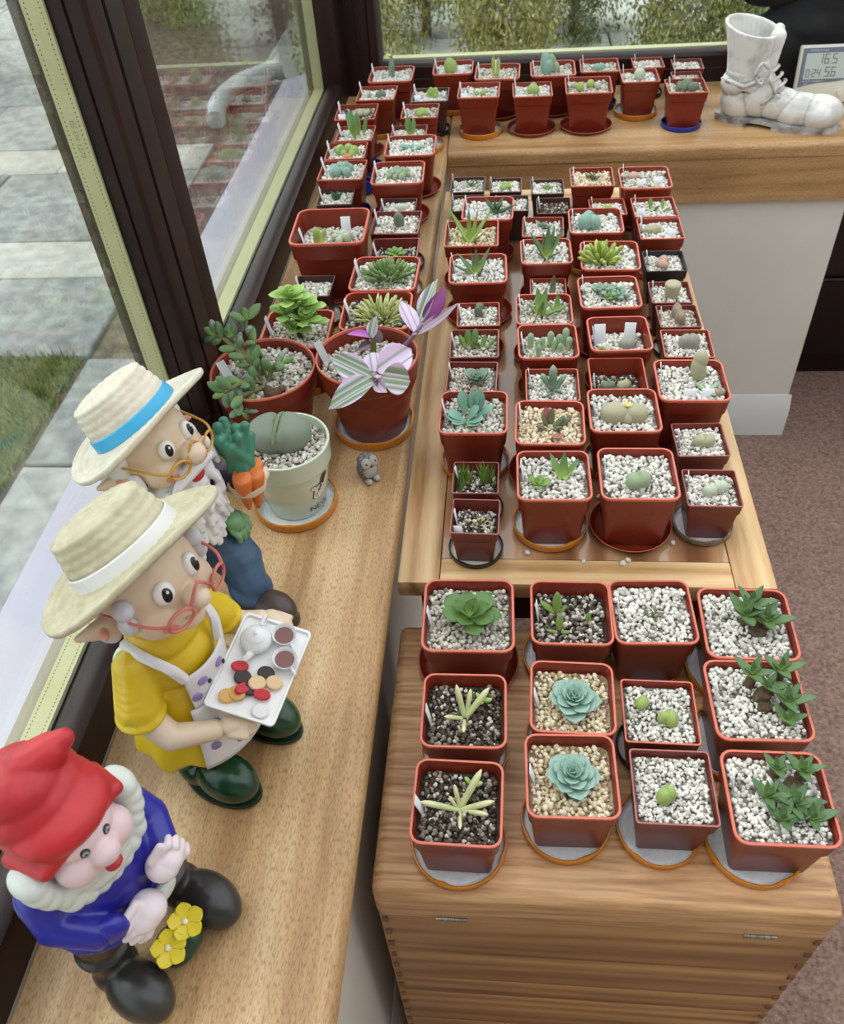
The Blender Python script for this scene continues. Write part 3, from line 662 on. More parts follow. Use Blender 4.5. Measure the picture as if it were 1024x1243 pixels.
def tuft(c, n=30, R=.2, L=.18, leaf='finger', m='green', ox=0, oy=0, e0=.3, w=.9):
    items = []
    for i in range(n):
        q = math.sqrt((i+.5)/n); a = i*2.39996; 
        items.append(np_leaf(leaf, (ox+R*q*.75*math.cos(a), oy+R*q*.75*math.sin(a), c.zs/c.s+.03*(1-q)+c.r.uniform(0, .03)), a+c.r.uniform(-.4, .4), 1.5-(1.5-e0)*q+c.r.uniform(-.15, .15), L*c.r.uniform(.8, 1.15), L*w, c.s))
    me = join_np(items, 'plant'); obj('plant', me, ramp_mat('tuft_'+m, {'green': [(0, (96, 124, 70)), (1, (150, 172, 112))], 'yellow': [(0, (160, 170, 100)), (1, (208, 210, 150))], 'bright': [(0, (130, 150, 60)), (1, (196, 206, 110))], 'sage': [(0, (120, 138, 112)), (1, (160, 174, 146))], 'grass': [(0, (92, 122, 52)), (1, (140, 166, 82))]}.get(m, [(0, (96, 124, 70)), (1, (150, 172, 112))]), 'island', rough=.5), c.root)
_bead = {}
def bead(c, items, name='bead'):
    """items: ox, oy, oz, rx, ry, rz, material; each fleshy head an object of its own"""
    for ox, oy, oz, rx, ry, rz, m in items:
        key = m
        if key not in _bead: 
            _bead[key] = ellipsoid(3); _bead[key].materials.append(SM[m])
        obj('fleshy_head', _bead[key], SM[m], c.root, loc=(ox*c.s, oy*c.s, c.zs+oz*c.s), scale=(rx*c.s, ry*c.s, rz*c.s), rot=(c.r.uniform(-.2, .2), c.r.uniform(-.2, .2), c.r.uniform(0, 3)))
def beads(c, n=10, R=.16, r=.055, m='green', ox=0, oy=0, tall=1.15):
    L = []
    for i in range(n):
        q = math.sqrt((i+.3)/n); a = i*2.39996+c.r.uniform(-.2, .2); rr = r*c.r.uniform(.8, 1.15)
        L.append((ox+R*q*math.cos(a), oy+R*q*math.sin(a), rr*.7*tall+.05*(1-q), rr, rr*.9, rr*tall, m))
    bead(c, L)
_lith = {}
def lith_mesh(m, cleft):
    key = (m, cleft)
    if key not in _lith:
        v, f = ico(4); v = v.copy()
        x = v[:, 0].copy(); g = np.exp(-(x/.10)**2)*np.clip(v[:, 2], 0, 1)*cleft
        v[:, 2] = np.where(v[:, 2] > 0, np.sign(v[:, 2])*np.abs(v[:, 2])**.75, v[:, 2])
        v[:, 2] -= g*.55
        v[:, 1] *= 1-.22*np.exp(-(x/.2)**2)*cleft
        me = join_np([(v, f, np.eye(4))]); me.materials.append(SM[m]); _lith[key] = me
    return _lith[key]
def lith(c, items):
    """stone plants with a cleft: ox, oy, rx, ry, rz, turn, material, cleft"""
    for ox, oy, rx, ry, rz, tn, m, cl in items:
        obj('stone_body', lith_mesh(m, cl), SM[m], c.root, loc=(ox*c.s, oy*c.s, c.zs+rz*c.s*.45), scale=(rx*c.s, ry*c.s, rz*c.s), rot=(0, 0, tn))
def leaves(c, L, leaf='lance', m='green'):
    k = {'bean': .8, 'finger': 1.25, 'tri': 1.0, 'spoon': 1.15, 'lance': 1.3}.get(leaf, 1.0)
    for ox, oy, az, el, ln, w in L: place_leaf(c, leaf, LM[m], (ox, oy, c.zs/c.s+.01), math.radians(az), math.radians(el), ln, w*ln*k)
def stalk(c, ox, oy, h, r=.035): obj('stem', tube([(ox*c.s, oy*c.s, c.zs-.004), (ox*c.s+.002, oy*c.s, c.zs+h*c.s)], [r*c.s*1.2, r*c.s], 8), stem_m, c.root)
def flower(c, ox, oy, oz, r, col):
    m = mat('petal_%s' % col, {'orange': (226, 130, 50), 'cream': (240, 226, 190), 'yellow': (232, 214, 90)}[col], rough=.6)
    fl_ = []
    for k in range(8):
        mw = Matrix.Translation((ox*c.s, oy*c.s, c.zs+oz*c.s)) @ Matrix.Rotation(k*.785, 4, 'Z') @ Matrix.Rotation(-.5, 4, 'Y') @ Matrix.Diagonal((r*c.s, r*c.s*.5, r*c.s*.5, 1)); fl_.append((LEAF['spoon'][0], LEAF['spoon'][1], np.array(mw)))
    obj('flower', join_np(fl_), m, c.root)
# ------------------------------------------------------------------ every potted plant
# rim left x, rim right x, rim front y (pixels) ; plane s/t/c ; pot colour ; rounded ; gravel ; fill level ; saucer ; front-facing labels ; plant ; what sets it apart
PZ = {'s': 0.0, 't': TABLE_Z, 'c': CHEST_Z}
R3 = math.radians
POTS = [
 (446,499,100,'s','T',1,'white',.9,'T',[], lambda c: (leaves(c, [(0,0,80,75,.5,.55),(.02,-.02,-60,72,.42,.5)],'tri','sage'), flower(c,-.03,.05,.42,.1,'yellow')), 'paired upright grey-green leaves with a yellow tip'),
 (432,478,122.5,'s','T',0,'white',.9,'O',[], lambda c: lith(c,[(.1,-.05,.14,.11,.12,.4,'deep',.8),(-.2,.0,.07,.06,.07,1,'green',.5)]), 'low green split heads by the corner post'),
 (405.5,454,146,'s','T',0,'mix',.88,'T',[(-.38,-.25)], lambda c: beads(c,9,.2,.075,'beige',.08,.05,.9), 'beige knobbly mounds in brown grit'),
 (406.5,451,172,'s','T',0,'white',.9,'U',[], lambda c: leaves(c,[(-.1,.05,100,84,.66,.55),(.06,0,80,84,.62,.55),(-.02,-.12,-80,82,.6,.6),(.2,.05,20,74,.5,.5)],'bean','green'), 'three tall upright green lobes'),
 (393,441,194,'s','T',0,'white',.9,'U',[], lambda c: bead(c,[(-.16,.03,.09,.14,.11,.15,'lime'),(.06,.03,.1,.13,.11,.16,'lime'),(.2,-.02,.09,.12,.13,.13,'lime'),(-.05,-.1,.06,.1,.09,.1,'green'),(.16,-.13,.06,.1,.1,.1,'lime')]), 'plump lime green lobes in a row'),
 (384.5,439,219,'s','T',0,'white',.9,'U',[], lambda c: (beads(c,13,.24,.095,'blue',0,.03,1.2), flower(c,.1,.2,.27,.13,'orange')), 'blue-green grape-like cluster with an orange flower'),
 (382,425,252,'s','B',0,'white',.88,'T',[], lambda c: ros(c,9,.32,'tri','dark',.7,1.3,1.1), 'stubby dark green aloe by the window rail'),
 (388,438,268,'s','T',1,'white',.85,None,[(.12,-.3)], lambda c: beads(c,3,.1,.05,'beige',-.1,0), 'white gravel hidden behind the largest square pot'),
 (348,439.5,297,'s','T',1,'white',.72,'T',[(.17,.22),(.14,-.36)], lambda c: (leaves(c,[(-.17,-.16,60,85,.30,.95),(-.13,-.02,40,70,.2,.8)],'finger','yellow'), beads(c,10,.11,.05,'pale',.13,.02,1.35)), 'yellow stub and cream knobs in the largest square pot'),
 (499,543,124,'s','B',0,'white',.9,'K',[(-.42,-.2)], lambda c: bead(c,[(.02,0,.12,.1,.09,.18,'lime'),(.12,.1,.1,.1,.09,.15,'lime'),(-.04,.12,.08,.09,.08,.12,'lime'),(.12,-.05,.06,.07,.07,.09,'lime')]), 'lime lobes near the sill corner'),
 (486,530.5,144,'s','T',0,'grey',.88,'O',[], lambda c: beads(c,8,.16,.085,'lime',.06,.0,1.0), 'round lime bubbles beside the sill corner'),
 (473,516,169,'s','R',0,'white',.88,None,[], lambda c: leaves(c,[(-.02,.1,100,82,.5,.6),(.1,.08,60,78,.45,.6),(.02,0,-70,76,.4,.5)],'bean','green'), 'short green upright lobes peeping over its neighbour'),
 (465,526.5,190,'s','T',1,'white',.9,'T',[], lambda c: leaves(c,[(.06,-.05,160,14,.3,.6),(.06,-.05,10,14,.26,.6),(.06,-.05,100,20,.2,.55),(.04,-.05,-80,25,.18,.55)],'bean','bluegreen'), 'flat blue-green leaf pairs near the sill edge'),
 (447,513,223,'s','T',1,'white',.88,'T',[], lambda c: beads(c,14,.2,.068,'green',.0,.02,1.15), 'tight green bean cluster near the sill edge'),
 (459,504,256,'s','B',0,'white',.88,None,[], lambda c: lith(c,[(.05,-.03,.16,.11,.13,.1,'pale',.25)]), 'single pale bean-shaped body'),
 (449,507.5,285,'s','R',0,'white',.9,'K',[], lambda c: bead(c,[(.06,-.02,.14,.12,.11,.2,'deep')]), 'single upright grey-green egg'),
 (447,505,319,'s','R',0,'mix',.8,'O',[], lambda c: ros(c,20,.26,'bean','bright',.25,1.4,.7,0,.08), 'small plump green rosette in brown gravel'),
 (422,504,354,'s','T',1,'white',.9,'T',[], lambda c: tuft(c,64,.33,.22,'finger','green',.03,.02,.35,.62), 'dense dome of green finger leaves'),
 (409,495,400,'s','T',1,'mix',.86,None,[], lambda c: tuft(c,80,.38,.2,'finger','yellow',.06,.02,.35,.6), 'dense dome of pale yellow-green finger leaves'),
 (352,399,363,'s','B',0,'white',.84,'K',[], None, 'white gravel only behind the leafy green bush'),
 (352,393,394,'s','R',0,'white',.8,None,[], None, 'bare gravel hidden behind the leafy green bush'),
 (309,393,431,'s','T',1,'grey',.86,'O',[], 'bush', 'tall leafy bright green rosette bush'),
 (524.5,573,91,'s','T',1,'white',.88,'O',[(.2,-.05)], lambda c: bead(c,[(-.07,-.05,.13,.16,.15,.22,'lime'),(.0,.05,.1,.1,.1,.16,'lime')]), 'lime green ball with a white tag at the corner window'),
 (576,631,97,'s','T',1,'grey',.88,'T',[(-.03,.1)], lambda c: leaves(c,[(-.09,-.05,100,85,.42,.5),(.0,-.06,60,84,.4,.5),(-.03,-.1,-60,60,.2,.4)],'finger','yellow'), 'yellow-green sprout before a tall white label'),
 (644,699.5,93,'s','T',1,'grey',.88,'T',[], lambda c: bead(c,[(-.16,.05,.17,.13,.12,.26,'blue'),(-.02,.08,.15,.11,.11,.24,'green'),(-.1,-.08,.12,.11,.11,.2,'blue'),(.06,-.02,.1,.09,.09,.15,'green')]), 'tall blue-green knobs below the back window'),
 (705,753,88,'s','T',0,'grey',.88,'U',[], lambda c: lith(c,[(.0,-.04,.17,.13,.12,.2,'blue',.6),(.2,.03,.08,.07,.08,1,'pale',.3)]), 'low pale blue split body below the back window'),
 (769,807,83,'s','T',0,'white',.9,'K',[], lambda c: lith(c,[(.0,.0,.1,.08,.08,.2,'pale',.6)]), 'plain white gravel behind the pot with the green egg'),
 (818,857,84,'s','R',0,'white',.9,None,[], lambda c: lith(c,[(.05,.0,.08,.08,.07,.7,'beige',.6)]), 'cream gravel at the window rail beside the boot'),
 (555,606,119.5,'s','T',0,'white',.88,'O',[(-.40,-.36)], lambda c: bead(c,[(.1,-.05,.05,.08,.07,.08,'lime'),(-.05,-.02,.04,.06,.06,.06,'lime'),(.18,.05,.04,.06,.05,.06,'green')]), 'tiny lime buds in white gravel, front of the back shelf'),
 (622,670.5,118,'s','T',0,'white',.9,'T',[], lambda c: bead(c,[(.02,-.05,.09,.17,.13,.14,'lime'),(.02,.02,.13,.12,.1,.12,'green')]), 'pale green dome on snow-white gravel'),
 (687,744.5,114,'s','T',0,'grey',.88,'T',[], lambda c: bead(c,[(-.18,-.08,.08,.1,.09,.11,'lime'),(.05,.08,.08,.11,.08,.1,'lime'),(.2,.02,.05,.07,.07,.07,'beige'),(-.3,.1,.05,.07,.07,.07,'beige')]), 'scattered lime knobs in coarse gravel, middle of the back shelf'),
 (757,805,100,'s','T',0,'white',.9,'O',[], lambda c: bead(c,[(.0,-.03,.12,.17,.15,.18,'pale')]), 'single pale green egg on the back shelf'),
 (817,856,97,'s','R',0,'grey',.88,None,[], None, 'grey gravel hidden behind the spiny dark cluster'),
 (807,858,111.5,'s','T',0,'grey',.88,'U',[], lambda c: (beads(c,14,.24,.1,'deep',.02,.0,1.3)), 'dark grey-green bumpy cluster next to the white boot'),
 # ---- table, back to front
 (546,588,233,'t','B',0,'white',.9,None,[], lambda c: ros(c,8,.34,'lance','aloe',.5,1.3,.9,.1,0), 'tiny aloe tuft in the table corner by the sill'),
 (593.5,633,233,'t','B',0,'white',.9,None,[], lambda c: beads(c,8,.16,.085,'lime',.03,0,.9), 'lime mound, second in the back row'),
 (644,685,235,'t','B',0,'white',.9,None,[], lambda c: ros(c,10,.22,'bean','bright',.2,1.0,.7,-.02,0), 'small bright green clump, third in the back row'),
 (693,746.5,227,'t','T',0,'cream',.9,'T',[], lambda c: ros(c,12,.24,'tri','olive',.4,1.3,1.0,0,0), 'brownish spiky rosette below the shelf fascia'),
 (754,820,232,'t','T',1,'grey',.9,'T',[(-.08,-.24),(.26,-.14)], lambda c: lith(c,[(-.22,.15,.14,.1,.08,.2,'pinkish',.4)]), 'pinkish stone body and two white tags'),
 (546,588,257,'t','B',0,'white',.9,'U',[], lambda c: bead(c,[(.2,.1,.05,.07,.06,.08,'lime')]), 'tiny bud in a dark pot over a blue lid'),
 (560,623,268,'t','T',1,'white',.9,'T',[(-.36,-.2)], lambda c: ros(c,9,.42,'lance','dark',.35,1.2,1.0,.16,-.05), 'dark green star aloe beside a wide white label'),
 (600,642,256,'t','B',0,'white',.9,None,[], None, 'white gravel in a dark pot behind the star aloe'),
 (651.5,694,260,'t','B',0,'soil',.85,'O',[], lambda c: bead(c,[(.0,.0,.03,.06,.06,.06,'deep')]), 'bare dark grit in a dark brown pot'),
 (708,760,254,'t','T',0,'white',.88,None,[], lambda c: ros(c,12,.2,'bean','yellow',.2,1.0,.7,0,.05), 'flat yellow-green clump behind the blue bead trio'),
 (690,759,279,'t','T',1,'white',.88,'O',[], lambda c: bead(c,[(-.2,-.12,.12,.14,.13,.17,'blue'),(-.03,-.13,.11,.13,.12,.16,'blue'),(-.13,.06,.12,.13,.12,.15,'blue')]), 'trio of blue-green beads on pale gravel'),
 (770,824,263,'t','T',0,'white',.9,None,[(-.32,-.22)], lambda c: leaves(c,[(-.08,.0,100,70,.3,.6),(-.02,-.05,-60,50,.26,.6),(.2,0,90,60,.26,.6),(.2,-.08,-30,40,.22,.6)],'bean','green'), 'small green lobes with two white tags'),
 (777,831.5,291,'t','T',0,'white',.9,'O',[(.24,-.22)], lambda c: lith(c,[(-.16,.0,.19,.14,.13,.3,'beige',.5)]), 'olive stone body beside a blank white block tag'),
 (784,835,329,'t','K',0,'white',.88,None,[], lambda c: bead(c,[(.0,.12,.07,.17,.13,.12,'pinkish'),(-.06,-.1,.07,.17,.13,.12,'pinkish')]), 'two smooth pinkish pebble bodies in the black pot'),
 (538,604.5,300,'t','T',0,'cream',.86,'T',[], lambda c: leaves(c,[(-.05,-.1,150,50,.75,.42),(-.02,-.1,30,46,.72,.4),(-.04,-.08,95,80,.62,.4),(-.06,-.1,190,35,.35,.4),(.0,-.12,-40,40,.45,.42),(.0,-.08,60,62,.6,.36)],'lance','bright'), 'long thin bright green aloe leaves spread wide'),
 (634,685,287,'t','T',0,'white',.88,None,[], lambda c: ros(c,8,.3,'tri','sage',.4,1.2,.9,.0,.1), 'grey-green rosette behind the largest aloe'),
 (630.5,697,322,'t','T',1,'white',.9,'T',[], lambda c: leaves(c,[(.0,-.1,140,40,.6,.62),(.0,-.1,30,48,.66,.6),(.02,-.1,85,70,.62,.6),(-.02,-.12,170,55,.55,.6),(.02,-.14,-30,35,.4,.55),(.0,-.1,110,62,.5,.55),(.02,-.1,60,58,.6,.55),(-.02,-.14,215,40,.35,.5)],'lance','aloe'), 'largest blue-tinged aloe with broad leaves'),
 (543,615,345,'t','T',1,'white',.9,'T',[], lambda c: leaves(c,[(-.04,-.05,150,35,.48,.62),(-.02,-.08,35,52,.52,.62),(-.02,-.04,95,72,.44,.6),(-.06,-.06,185,25,.4,.6),(.0,-.1,-60,45,.3,.6),(-.02,-.06,120,55,.4,.55)],'lance','aloe'), 'stout green aloe fan on white gravel near the sill edge'),
 (641,691,360,'t','T',0,'white',.88,'T',[], lambda c: leaves(c,[(.12,-.1,60,80,.55,.7),(.1,-.1,240,35,.2,.5)],'tri','olive'), 'single grey pointed leaf like a shark fin'),
 (706,779.5,329,'t','T',1,'white',.9,'O',[], lambda c: tuft(c,34,.3,.26,'finger','bright',-.14,.0,.5,.85), 'bristly yellow-green cactus-like clump'),
 (704,780,375,'t','T',1,'white',.9,'T',[], lambda c: (ros(c,15,.24,'bean','sage',.3,1.3,.8,-.12,.06,.03), ros(c,11,.2,'bean','sage',.3,1.3,.8,.16,-.1,.02), ros(c,10,.18,'bean','green',.3,1.3,.8,.0,-.12,.02), ros(c,9,.18,'bean','sage',.3,1.3,.8,.08,.1,.03)), 'several small grey-green rosettes crowded together'),
 (791,842,368.5,'t','R',0,'white',.88,'K',[], lambda c: obj('stone_body', loft([(0,.16,0),(.1,.175,0),(.36,.20,0),(.40,.19,0),(.43,.14,0),(.425,.02,0)],circle=True,n=24,auto=60), SM['beige'], c.root, loc=(.04*c.s,.0,c.zs-.003), scale=c.s), 'single flat-topped grey cylinder'),
 (801,852,398,'t','R',0,'grey',.88,'K',[], lambda c: (lith(c,[(-.02,.16,.2,.13,.24,1.5,'brown',.45),(.02,-.12,.2,.13,.24,1.55,'brown',.45)])), 'pair of brown cleft stone bodies'),
 (807,868.5,435,'t','T',0,'white',.9,'P',[], lambda c: lith(c,[(.04,.0,.22,.16,.22,.1,'grey',.5)]), 'single smooth grey stone body, right side of the table'),
 (716,793,427,'t','T',1,'white',.72,'T',[(-.28,.12),(.2,.14),(.24,-.3)], lambda c: (bead(c,[(-.26,-.1,.04,.05,.05,.06,'lime')]), lith(c,[(.16,-.0,.15,.11,.12,.1,'grey',.5)])), 'grey mushroom-like body and three white labels'),
 (717,787,476,'t','T',0,'mix',.66,'T',[], lambda c: lith(c,[(-.16,-.08,.14,.11,.16,.2,'deep',.6),(.14,-.02,.14,.11,.14,.4,'beige',.7)]), 'two small cleft bodies sunk in dark grit'),
 (801,889,488,'t','T',1,'white',.9,'T',[(-.05,-.32),(.2,-.38)], lambda c: (bead(c,[(.1,.12,.2,.12,.11,.22,'beige'),(.11,.13,.36,.11,.10,.14,'beige')]), leaves(c,[(.24,-.15,20,35,.2,.7),(.2,-.15,160,30,.2,.7),(.22,-.2,-60,20,.18,.7)],'bean','pale'), lith(c,[(.36,-.24,.1,.08,.08,.3,'brown',.6)])), 'tall beige finger body beside pale green butterfly leaves'),
 (716.5,805,526,'t','T',1,'white',.9,'O',[], 'splitrock', 'large beige split stone with cream flower centre'),
 (822,886.5,555,'t','R',0,'white',.9,'K',[], lambda c: lith(c,[(.07,-.04,.22,.15,.16,.1,'beige',.8)]), 'small grey-beige split stone in a red-brown pot'),
 (730,827.5,608,'t','T',1,'white',.9,'T',[], lambda c: lith(c,[(.0,-.12,.17,.13,.14,.35,'green',.7)]), 'single flat green cleft body on a wide terracotta saucer'),
 (835,903,616,'t','R',0,'white',.9,'P',[], lambda c: lith(c,[(-.05,-.08,.14,.12,.15,.3,'pale',.5),(.16,.02,.15,.13,.16,.1,'pale',.3)]), 'two pale green smooth bodies at the table corner'),
 (553.5,606,397,'t','T',0,'white',.9,'T',[], lambda c: bead(c,[(.0,.0,.13,.1,.1,.2,'deep'),(.03,.05,.26,.1,.1,.1,'deep')]), 'single grey-green mushroom-shaped body'),
 (544.5,605,435,'t','R',0,'grey',.88,'K',[], lambda c: (leaves(c,[(-.12,.05,100,75,.36,.75),(-.02,.05,60,72,.38,.75),(-.18,-.02,150,60,.32,.7),(-.04,-.05,-60,70,.3,.7),(.16,.0,60,60,.28,.7),(.26,-.02,10,50,.26,.7),(.1,-.06,-100,65,.25,.7)],'bean','green')), 'plump green upright leaves above a black lid'),
 (540.5,603,477,'t','R',0,'grey',.88,'O',[], lambda c: ros(c,14,.34,'spoon','sage',.35,1.2,1.15,.1,-.05), 'blue-grey cupped rosette by the sill edge'),
 (531,616,528,'t','T',1,'grey',.88,'O',[], lambda c: leaves(c,[(-.12,-.1,160,16,.3,.8),(-.12,-.1,185,12,.28,.8),(-.1,-.12,-20,20,.3,.85),(-.1,-.12,-50,15,.28,.8),(-.1,-.1,30,40,.3,.7),(-.02,.05,75,62,.4,.6),(-.14,.05,100,55,.38,.6),(.0,-.02,10,25,.36,.62),(-.12,-.12,215,14,.25,.75),(.08,.05,85,70,.42,.5)],'spoon','bluegreen'), 'fanned blue-green leaves in a large pot'),
 (624,698,392,'t','T',1,'grey',.9,'T',[], lambda c: (leaves(c,[(-.06,.0,110,62,.46,.75),(-.04,-.03,60,68,.48,.7),(-.08,-.06,-70,62,.42,.75),(-.02,-.06,-20,25,.34,.7),(-.1,-.04,170,45,.3,.6)],'tri','green'), leaves(c,[(.24,.06,90,70,.32,.7),(.24,.06,10,30,.26,.7),(.22,.06,170,40,.26,.7),(.24,.03,-70,35,.22,.7)],'tri','green')), 'one big and one small green aloe pair'),
 (626.5,705,430,'t','T',1,'white',.78,'T',[], lambda c: (leaves(c,[(-.28,.1,90,86,.3,1.0),(-.16,.0,90,85,.24,1.0),(-.08,.05,60,85,.25,1.0),(-.16,-.22,90,86,.28,.85),(.06,.14,90,86,.3,1.0),(.2,.08,80,85,.28,1.05),(.3,.18,60,80,.32,1.0),(.34,.02,20,80,.26,1.1),(.2,-.05,-60,80,.2,1.1),(.1,.02,30,80,.22,1.0),(.0,-.28,-60,80,.14,1.0),(-.3,-.26,-60,80,.12,1.0)],'finger','pale')), 'scattered baby-toe fingers with pale tips'),
 (638,704.5,488,'t','T',0,'white',.9,'O',[], lambda c: leaves(c,[(.02,-.05,100,74,.5,.8),(.0,-.05,150,48,.38,.8),(.04,-.06,40,42,.36,.8),(.03,-.08,-60,30,.28,.75),(-.02,-.14,-120,20,.22,.7)],'finger','sage'), 'grey-green club-shaped fingers'),
 (625,712,541,'t','T',1,'cream',.9,'T',[], lambda c: (leaves(c,[(.0,.0,125,55,.3,.75),(.02,-.16,-55,10,.26,.85)],'spoon','pink'), leaves(c,[(.02,.0,90,78,.3,.55),(.04,-.05,30,40,.26,.6),(.1,.0,15,30,.26,.7),(.02,-.08,-30,35,.22,.7),(-.04,-.06,200,30,.2,.7),(-.02,-.02,150,60,.24,.6)],'bean','olive')), 'pink-tipped olive rosette'),
 (627,719.5,609,'t','T',1,'white',.9,'O',[], lambda c: (leaves(c,[(.12,.02,125,38,.4,.6),(.14,.0,40,40,.36,.6),(.13,.02,85,72,.42,.62),(.13,.04,100,62,.3,.5)],'tri','green'), ros(c,8,.2,'spoon','bright',.3,1.0,1.0,-.22,-.14)), 'two separate glossy green plants'),
 (548,605,600,'t','R',0,'mix',.8,'K',[], 'grass', 'grassy green seedlings in two tufts'),
 (546,606,649,'t','R',0,'mix',.74,'K',[(-.4,-.35)], lambda c: tuft(c,14,.2,.09,'bean','yellow',.08,.0,.3,.6), 'sprinkled tiny yellow seedlings in dark grit'),
 # ---- chest
 (509,624,792.5,'c','T',1,'grey',.86,'T',[], lambda c: ros(c,15,.38,'spoon','green',.12,1.05,1.0,.02,-.02,.04,.5), 'broad glossy green rosette, largest pot on the chest'),
 (644.5,746,784,'c','T',1,'mix',.8,'O',[], lambda c: leaves(c,[(-.16,.12,100,78,.36,.55),(-.18,.12,160,34,.26,.6),(-.12,.12,40,40,.14,.6),(-.14,-.16,95,70,.26,.62),(-.12,-.18,-40,40,.18,.6),(-.18,-.18,200,35,.16,.6),(.22,-.02,90,75,.17,.7)],'bean','bright'), 'three little bright green sprouts in soil mix'),
 (746,849,783,'c','T',1,'white',.92,'O',[], lambda c: ros(c,11,.15,'tri','olive',.3,1.2,1.1,.0,-.03,-.02), 'tiny dark grey rosette amid plain white gravel'),
 (860,974.5,802,'c','T',1,'white',.9,'O',[], 'gast1', 'grey-green toothed clump at the back corner of the chest'),
 (508,614.5,909,'c','T',1,'soil',.82,'O',[], lambda c: (leaves(c,[(.0,.0,115,58,.44,.42),(.02,.0,40,38,.46,.46),(.02,.02,75,50,.34,.45),(.0,-.05,-90,30,.28,.5),(-.02,-.02,190,22,.24,.6)],'finger','ivory'), ros(c,6,.14,'bean','fresh',.4,1.2,.7,.2,.22)), 'yellow-green starburst with one side bud in dark soil'),
 (644,750,892,'c','T',1,'cream',.84,'O',[], lambda c: ros(c,27,.33,'spoon','echev',-.08,1.2,1.22,.02,.0,.05,.34,1.8), 'blue-green echeveria rosette, middle of the chest'),
 (759.5,852,904,'c','T',0,'white',.9,'K',[], lambda c: bead(c,[(-.22,.14,.06,.11,.09,.1,'lime'),(.06,-.08,.06,.08,.1,.12,'lime'),(.14,-.1,.07,.09,.12,.13,'lime')]), 'two small lime nubs in white gravel'),
 (870,991,901,'c','T',1,'white',.9,'O',[], 'gast2', 'branching grey-green clump leaning over its rim'),
 (496,610,1028,'c','T',1,'soil',.82,'O',[], lambda c: (leaves(c,[(.02,-.02,178,14,.46,.42),(.02,.0,52,42,.52,.42),(.02,.0,112,55,.3,.45),(.02,-.02,8,20,.42,.44),(.02,-.02,-12,12,.34,.46),(.02,-.04,-85,14,.24,.5),(.0,-.02,140,50,.2,.55)],'finger','ivory'), ros(c,6,.13,'bean','fresh',.4,1.2,.7,.14,.28)), 'wide yellow-green starburst in dark soil, front corner'),
 (638,754,995,'c','T',1,'cream',.84,'O',[], lambda c: ros(c,25,.32,'spoon','echev',-.08,1.2,1.25,.02,.02,.05,.34,1.8), 'blue-green echeveria rosette, front row of the chest'),
 (772,875,1003,'c','R',0,'white',.9,'O',[], lambda c: bead(c,[(-.13,-.14,.08,.09,.1,.14,'lime'),(-.07,-.1,.09,.08,.1,.13,'lime')]), 'single lime nub in fine white gravel'),
 (893,1024.5,1029,'c','T',1,'white',.9,'O',[], 'gast3', 'white-edged green rosettes on the front corner of the chest'),
]
ADJ = {6: (0, .008, 1), 7: (.004, -.012, .8), 13: (0, 0, .97), 14: (0, -.008, .95), 21: (0, .014, 1), 20: (0, .004, .95), 19: (0, .006, 1), 50: (0, .006, .96), 52: (0, .002, .9), 69: (0, -.002, .95), 70: (0, -.008, .95), 27: (0, .008, .97), 32: (0, -.002, .95), 33: (.006, -.004, .97), 31: (-.004, .004, .97), 38: (0, .012, .97), 43: (.008, -.006, .86), 44: (0, -.012, .97)}
LIDOFF = {79: (-.010, -.002, .108), 83: (-.009, -.003, .106), 87: (-.008, -.006, .108), 86: (-.005, -.007, .1), 85: (-.003, -.006, .098), 84: (0, -.003, .097), 78: (0, -.003, .097), 77: (-.006, -.001, .097)}
SAUCERS = []
def bush(c):
    z0 = c.zs/c.s
    stalk(c, .02, .0, .5, .04)
    for k, (ox, oy, oz, R, n) in enumerate(((-.02, -.04, .60, .34, 15), (.04, .04, .48, .34, 8), (.15, -.12, .30, .32, 9), (-.14, .0, .32, .34, 9), (.17, .08, .38, .32, 9), (.0, -.15, .16, .30, 7), (.24, -.04, .22, .28, 6))):
        ros(c, n, R, 'round', 'fresh', .0, 1.2, .78, ox, oy, oz, .4)
def splitrock(c):
    lith(c, [(-.13, -.06, .21, .17, .16, .12, 'beige', 0.0), (.16, -.06, .18, .15, .15, -.15, 'beige', 0.0)])
    bead(c, [(.02, -.08, .03, .16, .12, .13, 'beige')]); flower(c, .03, -.02, .17, .10, 'cream'); flower(c, .03, -.02, .18, .06, 'yellow')
def grass(c):
    items = []
    for bx, by in ((-.26, .02), (.24, .12)):
        for i in range(70):
            items.append(np_leaf('lance', (bx+c.r.gauss(0, .07), by+c.r.gauss(0, .12), c.zs/c.s), c.r.uniform(0, 6.28), c.r.uniform(1.15, 1.5), c.r.uniform(.25, .45), .11, c.s))
    p = obj('plant', join_np(items, 'plant'), ramp_mat('tuft_grass', [(0, (92, 122, 52)), (1, (140, 166, 82))], 'island', rough=.5), c.root); p['kind'] = 'stuff'
def gast(c, spots, m):
    for ox, oy, oz, R, n in spots:
        if oz > 0: stalk(c, ox, oy, oz+.03, .05)
        ros(c, n, R*1.25, 'tri', m, .35, 1.3, .85, ox, oy, oz, .6)
def gast1(c): gast(c, [(-.02, .05, .12, .28, 9), (.2, .0, .1, .26, 8), (.05, .18, .16, .24, 7)], 'aloe'); stalk(c, .1, -.05, .06, .10)
def gast2(c): gast(c, [(-.04, .22, .2, .22, 7), (.26, .26, .22, .22, 7), (.12, .1, .14, .2, 6), (.28, -.06, .12, .24, 8), (.25, -.24, .05, .2, 6)], 'aloe'); stalk(c, .05, .05, .14, .08); stalk(c, .06, -.06, .08, .07)
